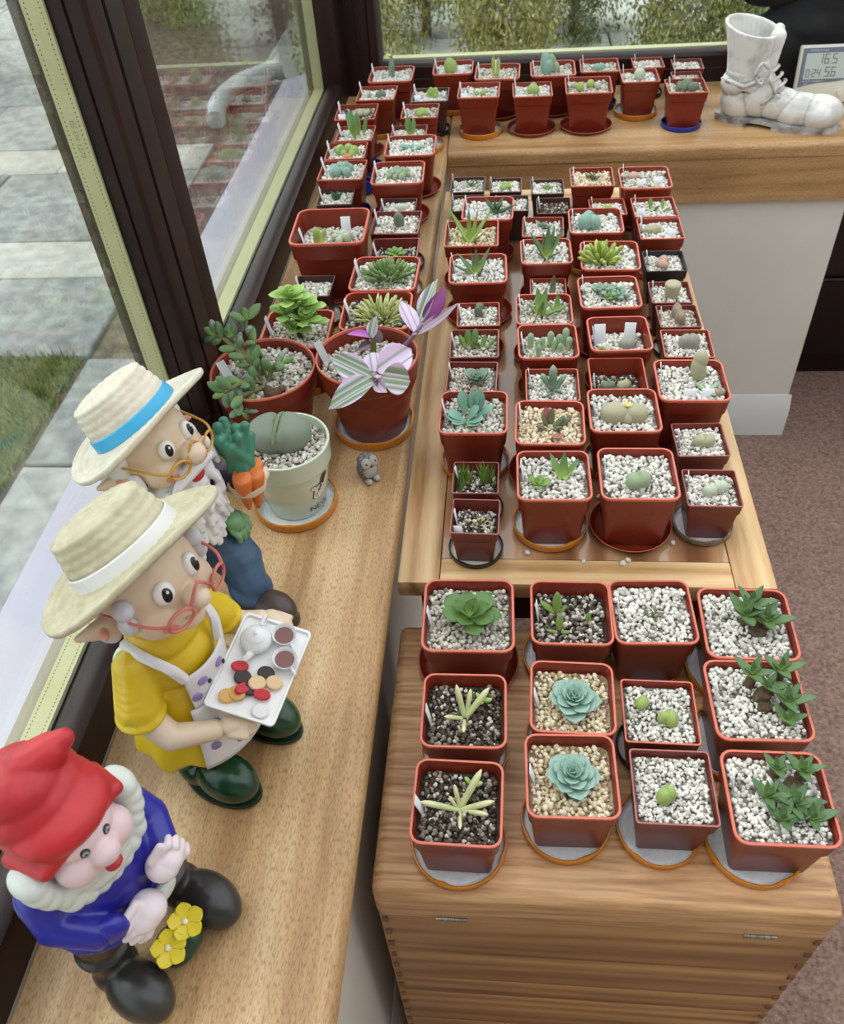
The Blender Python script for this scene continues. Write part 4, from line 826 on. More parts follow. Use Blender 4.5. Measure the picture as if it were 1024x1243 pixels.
def gast3(c): gast(c, [(.02, .28, .1, .17, 8), (.26, .26, .12, .19, 9), (-.1, .02, .02, .2, 9), (.14, -.04, .0, .24, 9), (.0, -.2, .0, .22, 8), (.28, -.18, .0, .22, 8)], 'aloe'); stalk(c, .16, .16, .05, .09)
SPECIAL = dict(bush=bush, splitrock=splitrock, grass=grass, gast1=gast1, gast2=gast2, gast3=gast3)
WHERE = {'s': 'on the sill', 't': 'on the table', 'c': 'on the chest'}
GROUPS = {'s': 'succulent pots along the window sill', 't': 'succulent pots on the low table', 'c': 'succulent pots on the pine chest'}
CLS = (.052, .06, .07, .078, .088, .1, .12)
def add_pot(i, spec):
    xl, xr, yf, pl, pk, rnd, gk, lvl, sk, tags_, plant, short = spec
    z0 = PZ[pl]; s = .08
    for _ in range(8):
        hr = .98 if s < .092 else .88
        A, B = onz(xl, yf, z0+hr*s), onz(xr, yf, z0+hr*s); s = (A-B).length
    x, y = (A.x+B.x)/2, (A.y+B.y)/2+s/2
    if i in ADJ: x += ADJ[i][0]; y += ADJ[i][1]; s *= ADJ[i][2]
    lift = 0.0
    rr = random.Random(100+i)
    if sk:
        dia = {'O': .096, 'K': .078, 'U': .086, 'P': .082, 'T': .113}[sk]
        dia = max(min(dia, s*1.28), s*.83 if rnd else s*.86)
        if sk == 'T': dia = max(dia, s*1.17)
        if sk == 'K' and s > .07: dia = s*1.08
        lo_ = LIDOFF.get(i, (0, 0, 0)); dia = max(dia, lo_[2])
        SAUCERS.append([sk, lo_[0]+x+rr.uniform(-.002, .002)+(.008 if sk == 'U' and pl == 's' and x < 0 else 0), y-.001+lo_[1], z0, dia, short, pl, s])
        lift = .003
    root = empty('potted_succulent', (x, y, z0+lift)); h = hr*s
    SAUCERS[-1].append(root) if sk else None
    tag(root, '%s pot of %s' % (POTNAME[pk], short), 'potted plant', GROUPS[pl])
    root.rotation_euler = (0, 0, rr.uniform(-.03, .03))
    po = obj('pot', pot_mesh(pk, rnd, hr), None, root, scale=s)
    c = Ctx(); c.root = root; c.s = s; c.r = rr; c.zs = h*lvl
    f_in = (.446+(.47-.446)*(lvl-.73)/.25 if lvl > .73 else .434)
    obj('soil', loft([(0, f_in*s, .08*s), (.0005, f_in*s, .08*s)], circle=False, auto=30), BED[gk], root, loc=(0, 0, c.zs-.0035))
    cl = min(CLS, key=lambda q: abs(q-s)); size = .0056 if gk != 'soil' else .005
    if s < .075: size = .0050
    if i == len(POTS)-2: size = .0042
    me = gravel_mesh(round(cl*(.435 if rnd else .44), 4), size, 1+(i % 2), False, .25 if rnd else .1)
    g = obj('gravel', me, GRAV[gk], root, loc=(0, 0, c.zs-.001), scale=((s*f_in-.0026)/(cl*.44), (s*f_in-.0026)/(cl*.44), 1), rot=(0, 0, (i % 4)*math.pi/2)); g['kind'] = 'stuff'
    if plant is not None:
        (SPECIAL[plant] if isinstance(plant, str) else plant)(c)
    # plastic labels: one edge-on at the left wall, others facing us
    tl = min(1.0, s/.085)
    t = obj('plant_label', tag_mesh, tag_m, root, loc=(-(f_in-.05)*s, .02*s+rr.uniform(-.1, .1)*s, c.zs+.006), rot=(rr.uniform(-.1, .1), -.14+rr.uniform(-.05, .03), rr.uniform(-.15, .1)), scale=(1, .8*tl, .78*tl))
    for ox, oy in tags_:
        obj('plant_label', tagf_mesh, tag_m, root, loc=(max(-.34, min(.34, ox))*s, max(-.30, oy)*s, c.zs+(.006 if oy > 0 else .002)), rot=(-.2, rr.uniform(-.1, .1), rr.uniform(-.1, .1)), scale=(1.05*tl, 1, .8 if oy > 0 else .36))
for i, sp in enumerate(POTS): add_pot(i, sp)
# lids and saucers must not push into one another
for _ in range(30):
    for a in SAUCERS:
        for b in SAUCERS:
            if a is b or a[6] != b[6]: continue
            d = math.hypot(a[1]-b[1], a[2]-b[2]); need = (a[4]+b[4])/2+.0006
            if d < need:
                k = max(.9, (d/need)**.5)
                for q in (a, b):
                    if q[4]*k > q[7]*.80: q[4] *= k
for sk, x, y, z0, dia, short, pl, s, root in SAUCERS:
    o = obj('saucer' if sk == 'T' else 'jar_lid', lid_mesh2(sk), None, None, loc=(x, y, z0), scale=(dia, dia, dia if sk != 'T' else (.075 if s < .11 else .055)), rot=(0, 0, random.Random(short).uniform(0, 6)))
    tag(o, LIDNAME[sk]+' under the '+short, 'saucer' if sk == 'T' else 'jar lid', 'saucers and lids under the pots')
    root.location.z = z0+(dia*.0235 if sk != 'T' else (.075 if s < .11 else .055)*.0268)
# ------------------------------------------------------------------ round pots on the sill
def round_pot(name, cx, cy, d, h, lvl, m, rimm, label, wall=.03, taper=.70, collar=.80, grav='grey', gsize=.0062, glaze=False):
    root = empty(name, (cx, cy, 0)); tag(root, label, 'potted plant', GROUPS['s'])
    r = d/2; rb = r*taper
    def rad(t): return rb+(r*.93-rb)*t/collar
    lv = [(0, rb*.97), (.012*h, rb), (collar*.5*h, rad(collar*.5)), ((collar-.02)*h, rad(collar)), (collar*h, r*.975), (.97*h, r*.995), (.99*h, r*1.0), (h, r*.99), (h, r*(1-wall*1.6)), (.97*h, r*(1-wall*2)), (.7*h, r*(1-wall*2.6)), (.55*h, r*(.90-wall*2.6))]
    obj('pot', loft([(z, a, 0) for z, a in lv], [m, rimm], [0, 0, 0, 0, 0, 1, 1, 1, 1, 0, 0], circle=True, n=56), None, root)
    ri = r*(1-wall*2.3); zs = h*lvl
    obj('soil', loft([(zs-.0045, ri, 0), (zs-.0035, ri, 0)], circle=True, n=40), BED[grav], root)
    g = obj('gravel', gravel_mesh(round(ri*.97, 4), gsize, 5, True), GRAV[grav], root, loc=(0, 0, zs-.001)); g['kind'] = 'stuff'
    c = Ctx(); c.root = root; c.s = 1.0; c.r = random.Random(7); c.zs = zs
    return c
def jar_lid_under(x, y, d, label):
    o = obj('jar_lid', lid_mesh2('O'), None, None, loc=(x, y, 0), scale=d); tag(o, label, 'jar lid', 'saucers and lids under the pots'); return d*.0235
# fuzzy jade in the left round pot
c23 = round_pot('potted_succulent', -0.3165, 0.902, 0.139, 0.108, .87, terra, terra_rim_lit, 'round terracotta pot of trailing fuzzy-leaved succulent by the window post', wall=.02)
def loc_of(root, p): return Vector(p)-root.location
def leaf_between(c, a, b, w, kind, m, roll=0.0, flat=True):
    """leaf from base point to tip point in world space"""
    a = Vector(a); b = Vector(b); d = b-a; L = d.length
    x = d.normalized(); z = Vector((0, -.55, .83)); z = (z-x*z.dot(x)).normalized(); y = z.cross(x)      # blade turned up and to the room
    mw = Matrix.Translation(loc_of(c.root, a)) @ Matrix((x, y, z)).transposed().to_4x4() @ Matrix.Rotation(roll, 4, 'X') @ Matrix.Diagonal((L, w, w, 1))
    return obj('leaf', leaf_me(kind, m), m, c.root, mw=mw)
rj = random.Random(21)
stem_g = mat('green_brown_stem', (112, 120, 76), (128, 112, 80), 60, rough=.8)
# each stem: pixel and height of its points
for st in ([(318, 462, .10), (303, 440, .125), (294, 425, .14), (284, 408, .155)], [(322, 455, .10), (312, 425, .13), (301, 405, .155), (298, 388, .175)], [(318, 465, .10), (300, 462, .115), (284, 470, .12), (272, 476, .115)],
           [(325, 462, .10), (332, 445, .115), (342, 440, .12)], [(320, 470, .10), (300, 478, .11), (288, 484, .105), (294, 496, .09)], [(318, 455, .10), (296, 432, .135), (272, 412, .15), (262, 406, .155)]):
    P = smooth_path([onz(*p) for p in st], 5)
    obj('stem', tube([loc_of(c23.root, p) for p in P], [.0028]*len(P), 6), stem_g, c23.root)
    n = len(P)
    for k in range(3, n, 4):
        p = P[k]; dd = (P[min(k+1, n-1)]-P[k-1]).normalized(); sd = dd.cross(Vector((0, 0, 1))).normalized()
        if (k//3) % 2: sd = sd.cross(dd).normalized()
        for sg in (-1, 1):
            L = rj.uniform(.021, .028); t = p+(sd*sg+dd*.5+Vector((0, 0, .15))).normalized()*L
            leaf_between(c23, p, t, L*rj.uniform(.55, .68), 'bean', LM['fuzzy'] if rj.random() > .3 else LM['sage'])
    leaf_between(c23, P[-1], P[-1]+(P[-1]-P[-3]).normalized()*.018, .013, 'bean', LM['green'])
obj('stem', tube([loc_of(c23.root, p) for p in smooth_path([onz(322, 470, .095), onz(330, 478, .1), onz(345, 470, .098)], 4)], [.004, .006, .007, .008, .008, .007, .006, .005, .004], 7), stem_m, c23.root)
obj('plant_label', box(-.006, .006, -.0005, .0005, -.02, .02), tag_m, c23.root, loc=loc_of(c23.root, onz(276, 455, .105)), rot=(-.3, -.35, .2))

# inch plant with lilac striped leaves
zl = jar_lid_under(-0.180, 0.913, 0.112, 'orange-rimmed jar lid under the purple striped inch plant')
c24 = round_pot('potted_inch_plant', -0.1795, 0.917, 0.1345, 0.115, .82, terra, terra_rim_lit, 'round terracotta pot of inch plant with lilac and green striped leaves', wall=.02, taper=.66)
c24.root.location.z = zl
STR = [(0, (206, 176, 214)), (.10, (226, 208, 230)), (.22, (120, 144, 108)), (.32, (210, 200, 216)), (.36, (128, 150, 116)), (.46, (150, 168, 136)), (.5, (214, 206, 220)), (.55, (130, 152, 116)), (.64, (222, 208, 226)), (.68, (112, 136, 100)), (.82, (146, 160, 136)), (.90, (226, 206, 230)), (1, (204, 170, 214))]
def stripe(name, stops): return ramp_mat(name, stops, 'axis', axis=1, rough=.4, sss=.1)
trad = stripe('inch_plant_leaf', STR)
trad2 = stripe('inch_plant_leaf_lilac', [(0, (214, 186, 220)), (.25, (226, 204, 230)), (.3, (130, 150, 118)), (.34, (222, 202, 226)), (.55, (216, 190, 220)), (.62, (140, 156, 130)), (.7, (214, 186, 220)), (1, (222, 200, 228))])
tradp = stripe('inch_plant_leaf_purple', [(0, (150, 70, 150)), (.5, (186, 108, 186)), (1, (140, 60, 140))])
tradd = stripe('inch_plant_leaf_dark', [(0, (84, 62, 70)), (.5, (104, 80, 92)), (.7, (150, 112, 150)), (1, (92, 70, 80))])
def TL(a, b, w, m, roll=0.0): leaf_between(c24, onz(*a), onz(*b), w, 'blade', m, roll)
TL((455, 463, .150), (394, 494, .115), .058, trad, .25)
TL((452, 458, .148), (398, 432, .138), .050, trad, -.3)
TL((458, 452, .150), (503, 420, .145), .062, trad2, .35)
TL((462, 458, .155), (502, 463, .135), .060, trad, .3)
TL((455, 452, .146), (450, 424, .15), .038, trad2, 0)
TL((456, 462, .156), (468, 476, .152), .026, trad2, .5)
TL((452, 464, .156), (462, 455, .166), .020, trad2, -.9)
TL((458, 468, .156), (450, 458, .168), .018, tradd, .9)
P = smooth_path([onz(470, 428, .095), onz(462, 445, .13), onz(456, 458, .15)], 5)
obj('stem', tube([loc_of(c24.root, p) for p in P], .0028, 7), stem_g, c24.root)
P = smooth_path([onz(478, 430, .10), onz(492, 418, .125), onz(506, 402, .15), onz(520, 380, .165)], 5)
obj('stem', tube([loc_of(c24.root, p) for p in P], .0028, 7), mat('purple_stem', (150, 120, 150), rough=.5), c24.root)
TL((503, 404, .148), (487, 362, .165), .040, trad2, .5)
TL((512, 390, .16), (528, 337, .205), .042, trad, -.6)
TL((514, 388, .16), (541, 350, .20), .036, tradp, .9)
TL((500, 406, .148), (558, 368, .17), .022, trad2, .9)
P = smooth_path([onz(452, 432, .095), onz(453, 420, .115), onz(452, 408, .13)], 4)
obj('stem', tube([loc_of(c24.root, p) for p in P], .004, 7), stem_g, c24.root)
TL((452, 410, .128), (421, 403, .138), .030, tradp, .7)
TL((452, 410, .13), (455, 383, .155), .030, trad, -.5)
TL((453, 416, .12), (462, 400, .13), .028, tradd, .4)
TL((452, 418, .115), (432, 424, .11), .024, tradd, .3)
obj('plant_label', box(-.005, .005, -.0005, .0005, -.024, .024), tag_m, c24.root, loc=loc_of(c24.root, onz(393, 432, .11)), rot=(-.1, -.25, .7))

# mint ceramic pot with a big cleft stone plant
mint = mat('mint_glaze', (206, 216, 196), (200, 211, 190), 8, rough=.18, coat=.4)
zl = jar_lid_under(-0.262, 0.757, 0.106, 'orange-rimmed jar lid under the mint green ceramic pot')
c25 = round_pot('potted_living_stone', -0.2615, 0.762, 0.108, 0.1, .90, mint, mint, 'mint green ceramic pot holding one large grey-green cleft stone plant', wall=.038, taper=.68, collar=.74, grav='grey', gsize=.0058)
c25.root.location.z = zl
gs = mat('stone_plant_skin', (118, 130, 112), (140, 150, 132), 70, rough=.65, bump=.2, bscale=250)
lm = lith_mesh('deep', .75).copy(); lm.materials.clear(); lm.materials.append(gs)
obj('stone_body', lm, gs, c25.root, loc=(-.007, .008, c25.zs+.013), scale=(.039, .029, .025), rot=(0, 0, .05))
obj('cleft_ridge', tube(smooth_path([(-.009, -.019, c25.zs+.018), (-.007, -.004, c25.zs+.030), (-.005, .014, c25.zs+.035), (-.004, .032, c25.zs+.026)], 5), [.0015]+[.0028]*14+[.0015], 8), mat('ridge_green', (120, 138, 96), rough=.6), c25.root)
# printed animal head and lettering wrapped round the pot wall
R25, H25 = .054, .1
def on_pot(th, z, off=.0006):
    t = z/H25; rb = R25*.68; r = rb+(R25*.93-rb)*t/.74 if t < .725 else R25*.99
    return Vector(((r+off)*math.cos(th), (r+off)*math.sin(th), z))
def decal(name, pts, m, off, th0, z0, k=1.0):
    """flat printed shape given in millimetres, wrapped on the pot"""
    vv = [on_pot(th0, z0, off)]+[on_pot(th0+x*.001*k/.042, z0+y*.001*k, off) for x, y in pts]
    n = len(pts); return obj(name, M(vv, [(0, 1+i, 1+(i+1) % n) for i in range(n)]), m, c25.root)
def oval(cx, cy, rx, ry, n=20): return [(cx+rx*math.cos(2*math.pi*i/n), cy+ry*math.sin(2*math.pi*i/n)) for i in range(n)]
ink = mat('black_print', (22, 24, 24), rough=.4); wprint = mat('white_print', (232, 230, 222), rough=.4)
TH = -.62; ZP = .042
head = [(-7, -9), (-3, -11), (3, -10), (7, -5), (8, 2), (9, 8), (5, 11), (0, 11), (-3, 8), (-6, 2)]
decal('print_outline', [(x*1.12, y*1.09) for x, y in head], ink, .0006, TH, ZP)
decal('print_outline', oval(-6, 9, 4.4, 3.8), ink, .0006, TH, ZP)
decal('print_ear', oval(-6, 9, 3.7, 3.1), wprint, .0009, TH, ZP)
decal('print_face', head, wprint, .0012, TH, ZP)
decal('print_patch', [(3, 9), (8, 9), (14, 24), (6, 25)], ink, .0015, TH, ZP)
decal('print_muzzle', oval(-2.6, -5, 1.6, 1.8), ink, .0016, TH, ZP); decal('print_muzzle', oval(-2.6, -5, 1.0, 1.1), wprint, .0018, TH, ZP)
decal('print_eye', oval(0, 4, .9, .7), ink, .0016, TH, ZP); decal('print_eye', oval(4.5, .5, .9, .7), ink, .0016, TH, ZP)
tm = text_mesh('NEW', .012)
for v in tm.vertices: v.co = on_pot(TH+.05+v.co.x/.038, .014+v.co.y, .0008)
obj('print_lettering', tm, ink, c25.root)

# ------------------------------------------------------------------ little stone owl
ow = empty('owl_figurine', onz(446, 582, 0)+Vector((0, .004, 0)), R3(-48)); tag(ow, 'tiny grey carved stone owl beside the inch plant', 'figurine')
owl_m = mat('carved_grey_stone', (92, 92, 92), (150, 150, 148), 260, rough=.9, bump=.9, bscale=420)
owl_l = mat('pale_grey_stone', (206, 205, 200), (180, 180, 176), 200, rough=.9, bump=.5, bscale=300)
blob('body', [('e', (0, 0, .017), (.0125, .0135, .017)), ('e', (0, 0, .03), (.0105, .012, .011))], owl_m, ow, .0009, 4)
obj('foot', ellipsoid(2), owl_l, ow, loc=(.012, -.006, .004), scale=(.006, .0045, .004)); obj('foot', ellipsoid(2), owl_l, ow, loc=(.012, .006, .004), scale=(.006, .0045, .004))
for sg in (-1, 1):
    e = obj('eye_disc', ellipsoid(3), owl_l, ow, loc=(.0098, sg*.0056, .033), scale=(.0034, .0064, .0076), rot=(0, -.35, sg*.4))
    p = obj('pupil', ellipsoid(2), ink, e, loc=(.8, 0, 0), scale=(.5, .22, .22))
obj('breast', ellipsoid(3), owl_l, ow, loc=(.0072, 0, .018), scale=(.0075, .0098, .012)); obj('beak', ellipsoid(2), owl_m, ow, loc=(.0125, 0, .0285), scale=(.0018, .0016, .003))

# ------------------------------------------------------------------ white ceramic boot
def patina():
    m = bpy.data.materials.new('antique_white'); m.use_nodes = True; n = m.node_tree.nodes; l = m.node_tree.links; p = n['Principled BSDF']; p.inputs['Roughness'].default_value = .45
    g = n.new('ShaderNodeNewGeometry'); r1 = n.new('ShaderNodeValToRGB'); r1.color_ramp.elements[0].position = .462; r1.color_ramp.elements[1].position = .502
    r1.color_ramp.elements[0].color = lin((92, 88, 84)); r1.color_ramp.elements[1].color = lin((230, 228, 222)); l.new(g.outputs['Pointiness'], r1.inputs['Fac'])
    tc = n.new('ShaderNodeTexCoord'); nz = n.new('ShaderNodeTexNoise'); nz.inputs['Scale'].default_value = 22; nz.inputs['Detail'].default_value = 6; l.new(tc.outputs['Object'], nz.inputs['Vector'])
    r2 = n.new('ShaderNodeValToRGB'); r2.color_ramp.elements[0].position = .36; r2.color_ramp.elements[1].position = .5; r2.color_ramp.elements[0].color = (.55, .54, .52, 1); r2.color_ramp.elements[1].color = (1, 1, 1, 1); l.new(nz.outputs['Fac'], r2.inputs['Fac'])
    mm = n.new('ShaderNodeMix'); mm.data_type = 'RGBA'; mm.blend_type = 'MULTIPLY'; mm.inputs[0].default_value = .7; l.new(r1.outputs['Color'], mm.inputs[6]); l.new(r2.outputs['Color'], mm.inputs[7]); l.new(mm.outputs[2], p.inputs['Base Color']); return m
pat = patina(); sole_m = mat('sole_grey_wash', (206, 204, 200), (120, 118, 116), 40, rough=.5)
heel = Vector((0.458, 1.978, 0)); toe = Vector((0.690, 1.878, 0)); dirn = (toe-heel).normalized()
bt = empty('boot_ornament', heel, math.atan2(dirn.y, dirn.x)); tag(bt, 'white antiqued ceramic ankle boot ornament with moulded laces on the back shelf', 'ornament')
BL = (toe-heel).length
def shell(levels, wall):
    """hollow shaft: levels of (z, cx, rx, ry)"""
    n = 28; vv = []; ff = []
    lv = levels+[(z, cx, rx-wall, ry-wall) for z, cx, rx, ry in reversed(levels)]
    for z, cx, rx, ry in lv:
        for k in range(n):
            t = 2*math.pi*k/n; zz = z+(.012*math.cos(t-2.6) if z > .15 else 0)
            vv.append((cx+rx*math.cos(t), ry*math.sin(t), zz))
    for i in range(len(lv)-1):
        for k in range(n): ff.append((i*n+k, i*n+(k+1) % n, (i+1)*n+(k+1) % n, (i+1)*n+k))
    ff.append(tuple(range(n-1, -1, -1))); ff.append(tuple(range((len(lv)-1)*n, len(lv)*n)))
    return vv, ff
sv_, sf_ = shell([(.07, .052, .050, .036), (.10, .049, .047, .036), (.13, .044, .046, .038), (.16, .040, .051, .041), (.185, .038, .057, .044)], .007)
creases = []
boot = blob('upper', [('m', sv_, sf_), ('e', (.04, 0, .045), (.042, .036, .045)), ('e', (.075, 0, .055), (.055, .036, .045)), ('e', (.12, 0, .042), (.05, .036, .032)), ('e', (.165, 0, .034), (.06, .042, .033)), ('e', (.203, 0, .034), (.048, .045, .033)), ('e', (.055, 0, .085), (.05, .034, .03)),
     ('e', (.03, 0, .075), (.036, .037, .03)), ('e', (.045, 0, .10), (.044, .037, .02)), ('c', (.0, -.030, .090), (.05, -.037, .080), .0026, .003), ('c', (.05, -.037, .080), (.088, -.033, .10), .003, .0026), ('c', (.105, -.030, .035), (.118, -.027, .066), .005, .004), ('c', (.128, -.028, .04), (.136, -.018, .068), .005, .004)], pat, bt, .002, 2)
out = []
for k in range(40):
    t = 2*math.pi*k/40; x = .122+.130*math.cos(t); hw = .047-.012*math.exp(-((x-.09)/.035)**2)-.006*(1 if x < .05 else 0)
    out.append((x, hw*math.sin(t)))
obj('sole', loft_poly := prism(out, 'z', .008, .014), sole_m, bt)
obj('heel_block', prism([(max(-.006, x) if x < .07 else .068, y) for x, y in out], 'z', 0.0, .0082), sole_m, bt)
obj('sole', prism([(max(x, .118), y*.96) for x, y in out], 'z', 0.0, .0082), sole_m, bt)
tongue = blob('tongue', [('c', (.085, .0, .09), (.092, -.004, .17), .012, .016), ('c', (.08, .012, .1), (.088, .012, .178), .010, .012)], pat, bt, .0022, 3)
lace_m = mat('lace_white', (214, 212, 206), (150, 146, 140), 60, rough=.5)
for k, (x, z) in enumerate(((.098, .112), (.108, .098), (.118, .085))):
    obj('lace', tube(smooth_path([(x-.010, -.030, z-.010), (x+.002, -.018, z-.001), (x+.006, .0, z+.002), (x+.002, .018, z-.002)], 4), .0034, 8), lace_m, bt)
obj('lace', tube(smooth_path([(.092, -.036, .118), (.078, -.046, .13), (.070, -.047, .105), (.084, -.046, .092), (.092, -.04, .112)], 5), .0036, 8), lace_m, bt)
obj('lace', tube(smooth_path([(.096, -.036, .116), (.10, -.044, .10), (.112, -.044, .078), (.104, -.046, .062), (.09, -.046, .052)], 5), .0036, 8), lace_m, bt)

# ------------------------------------------------------------------ digital thermometer clock
ck = empty('thermometer_clock', (0.628, 2.035, 0), R3(0)); tag(ck, 'white digital thermometer clock with grey face behind the boot toe', 'clock')
W, Hh, D = .125, .115, .018; TILT = -.16
cream_p = mat('cream_plastic', (226, 226, 212), rough=.4); face_g = mat('slate_face', (112, 122, 138), rough=.4); lcd = mat('lcd_glass', (186, 198, 192), (194, 206, 200), 6, rough=.15); seg = mat('lcd_segment', (98, 108, 108), rough=.4); lett = mat('face_lettering', (206, 212, 216), rough=.5)
def cpart(nm, me, m):
    o = obj(nm, me, m, ck); o.matrix_basis = Matrix.Rotation(TILT, 4, 'X'); return o
cpart('case', box(0, W, 0, D, .001, Hh, .004), cream_p)
wave = [(.004, Hh-.004), (W-.004, Hh-.004), (W-.004, .052)]+[(W-.004-(W-.008)*k/12, .034+.018*(.5+.5*math.cos(math.pi*k/12))-.004*math.sin(2*math.pi*k/12)) for k in range(1, 13)]
cpart('face_panel', prism(wave, 'y', -.0012, .0), face_g)
cpart('display', box(.012, W-.012, -.002, -.0012, .05, Hh-.014), lcd)
def digits(nm, s, x, z, h, y=-.0024):
    SEG = {'0': 'abcdef', '1': 'bc', '2': 'abged', '4': 'fgbc', '5': 'afgcd', '6': 'afgedc', '.': 'p', ':': 'q'}
    vv = []; ff = []; w = h*.5; t = h*.09
    def q(x0, x1, z0, z1):
        b = len(vv); vv.extend([(x0, y, z0), (x1, y, z0), (x1, y, z1), (x0, y, z1)]); ff.append((b, b+1, b+2, b+3))
    for ch_ in s:
        if ch_ == '.': q(x, x+t, z, z+t); x += t*2.2; continue
        if ch_ == ':': q(x, x+t, z+h*.3, z+h*.3+t); q(x, x+t, z+h*.65, z+h*.65+t); x += t*2.2; continue
        for g_ in SEG[ch_]:
            {'a': lambda: q(x, x+w, z+h-t, z+h), 'd': lambda: q(x, x+w, z, z+t), 'g': lambda: q(x, x+w, z+h/2-t/2, z+h/2+t/2), 'b': lambda: q(x+w-t, x+w, z+h/2, z+h), 'c': lambda: q(x+w-t, x+w, z, z+h/2), 'f': lambda: q(x, x+t, z+h/2, z+h), 'e': lambda: q(x, x+t, z, z+h/2)}[g_]()
        x += w*1.35
    cpart(nm, M(vv, ff), seg)
digits('display_digits', '16.5', .038, .080, .019); digits('display_digits', '0:24', .016, .0545, .015); digits('display_digits', '56', .056, .0545, .019)
for s_, x_, z_, k_ in (('TEMPERATURE', .036, Hh-.009, .0058), ('CLOCK HUMIDITY', .034, .046, .0052), ('HTC-1', .022, .039, .0052)):
    tm = text_mesh(s_, k_); tm.transform(Matrix.Translation((x_, -.0026 if z_ > .1 else -.0014, z_)) @ Matrix.Rotation(math.pi/2, 4, 'X')); cpart('face_lettering', tm, lett)
cpart('button', tube([(W-.028, -.004, .022), (W-.028, 0, .022)], .006, 16), cream_p)
cpart('stand', box(W*.3, W*.7, D, D+.03, .0, .01, .002), cream_p)

# ------------------------------------------------------------------ black heap of fabric behind the boot
hp = mat('black_fabric', (9, 9, 10), (24, 25, 27), 14, rough=.85, bump=.6, bscale=26)
hb = empty('fabric_heap', (0.72, 2.145, 0)); tag(hb, 'black folded fabric heaped on the back shelf behind boot and clock', 'fabric')
rq = random.Random(4); pr = [('e', (0, .0, .05), (.22, .045, .055)), ('e', (.02, 0, .12), (.2, .042, .09)), ('e', (.06, 0, .2), (.17, .042, .09))]
for k in range(15): pr.append(('e', (rq.uniform(-.17, .22), rq.uniform(-.012, .004), rq.uniform(.04, .27)), (rq.uniform(.05, .1), .042, rq.uniform(.035, .07)), (0, rq.uniform(-.6, .6), 0)))
pr += [('c', (-.2, -.01, .075), (.1, -.035, .085), .012, .012), ('c', (-.16, -.02, .03), (.2, -.04, .04), .012, .012), ('c', (.0, -.03, .1), (.12, -.036, .17), .010, .010)]
blob('folds', pr, hp, hb, .005, 3)

# ------------------------------------------------------------------ stray gravel on the table
peb = M((STONES[2]).tolist(), sfc.tolist(), 'pebble', True); peb.materials.append(GRAV['grey'])
for k, (px, py, wh) in enumerate(((708, 683, 'in front of the two glossy green plants'), (762, 681, 'touching the wide terracotta saucer at the table front'), (756, 685, 'on the seam before the wide terracotta saucer'), (816, 660, 'between the wide terracotta saucer and the gold lid'), (640, 672, 'near the black lid at the table front'), (727, 604, 'between the two front terracotta pots'))):
    o = obj('pebble', peb, GRAV['grey'], loc=onz(px, py, TABLE_Z)+Vector((0, 0, .0018)), scale=.0028+.0004*(k % 3), rot=(k, k*2, k)); tag(o, 'stray white pebble '+wh, 'pebble', 'stray pebbles on the table')
# ------------------------------------------------------------------ garden gnomes (local: +x faces forward, +y its left)
def paint(nm, a, b=None, rough=.45, coat=.15): return mat(nm, a, b, 18, rough=rough, coat=coat)
red_p = paint('red_paint', (196, 40, 46), (176, 28, 36), .5); blue_p = paint('blue_paint', (40, 42, 160), (32, 34, 140), .3); pink_p = paint('pink_skin', (226, 196, 200), (232, 206, 208), .5)
beard_p = paint('mint_white_beard', (208, 216, 208), (218, 224, 218), .5); bootk = paint('black_boot', (38, 38, 38), (52, 50, 48), .35); brown_p = paint('brown_trousers', (66, 48, 34), (80, 60, 42), .5)
handp = paint('pale_hand', (232, 216, 220), None, .5); dgreen = paint('dark_leaf_green', (20, 52, 40), (28, 66, 50), .3); yel_p = paint('yellow_petals', (236, 214, 50), (226, 200, 40), .45)
skin_p = paint('tan_skin', (224, 200, 172), (230, 208, 182), .4); rosy = paint('rosy_cheek', (224, 152, 134), None, .5); eye_w = paint('eye_white', (240, 238, 232), None, .2); eye_b = paint('eye_black', (20, 20, 22), None, .15)
yellow_d = paint('yellow_dress', (226, 194, 38), (216, 182, 30), .4); apron_p = paint('white_apron', (232, 230, 230), (224, 222, 224), .5); welly = paint('green_welly', (26, 70, 44), (20, 58, 36), .25)
jeans = paint('blue_jeans', (62, 92, 122), (48, 74, 104), .6); orange_p = paint('carrot_orange', (222, 120, 50), (206, 100, 38), .5); teal_p = paint('carrot_tops', (70, 138, 112), (54, 116, 94), .5)
white_hair = paint('white_beard', (236, 236, 238), (226, 228, 232), .5); glove_p = paint('green_glove', (116, 160, 112), (100, 146, 100), .5); strap_p = paint('brown_strap', (110, 82, 44), None, .5)
boot_br = paint('dark_brown_boot', (58, 46, 42), (70, 56, 50), .4); lens_g = paint('gold_wire', (206, 156, 50), None, .35); lens_p = paint('pink_wire', (206, 110, 100), None, .35); twine = paint('twine', (206, 190, 160), None, .7)
lips = paint('red_mouth', (190, 40, 50), None, .4); purple_p = paint('violet_print', (150, 130, 190), None, .5)
straw_m = mat('straw_cream', (226, 218, 200), (212, 202, 182), 60, rough=.7); straw_t = mat('straw_tan', (206, 198, 170), (188, 178, 148), 60, rough=.7)
band_b = paint('sky_blue_ribbon', (62, 170, 220), None, .45); band_w = paint('white_ribbon', (228, 226, 226), None, .45)
hair_g = paint('lilac_grey_hair', (208, 208, 216), None, .5)
def ell(nm, root, m, loc, sc, rot=None, sub=3): return obj(nm, ellipsoid(sub), m, root, loc=loc, scale=sc, rot=rot)
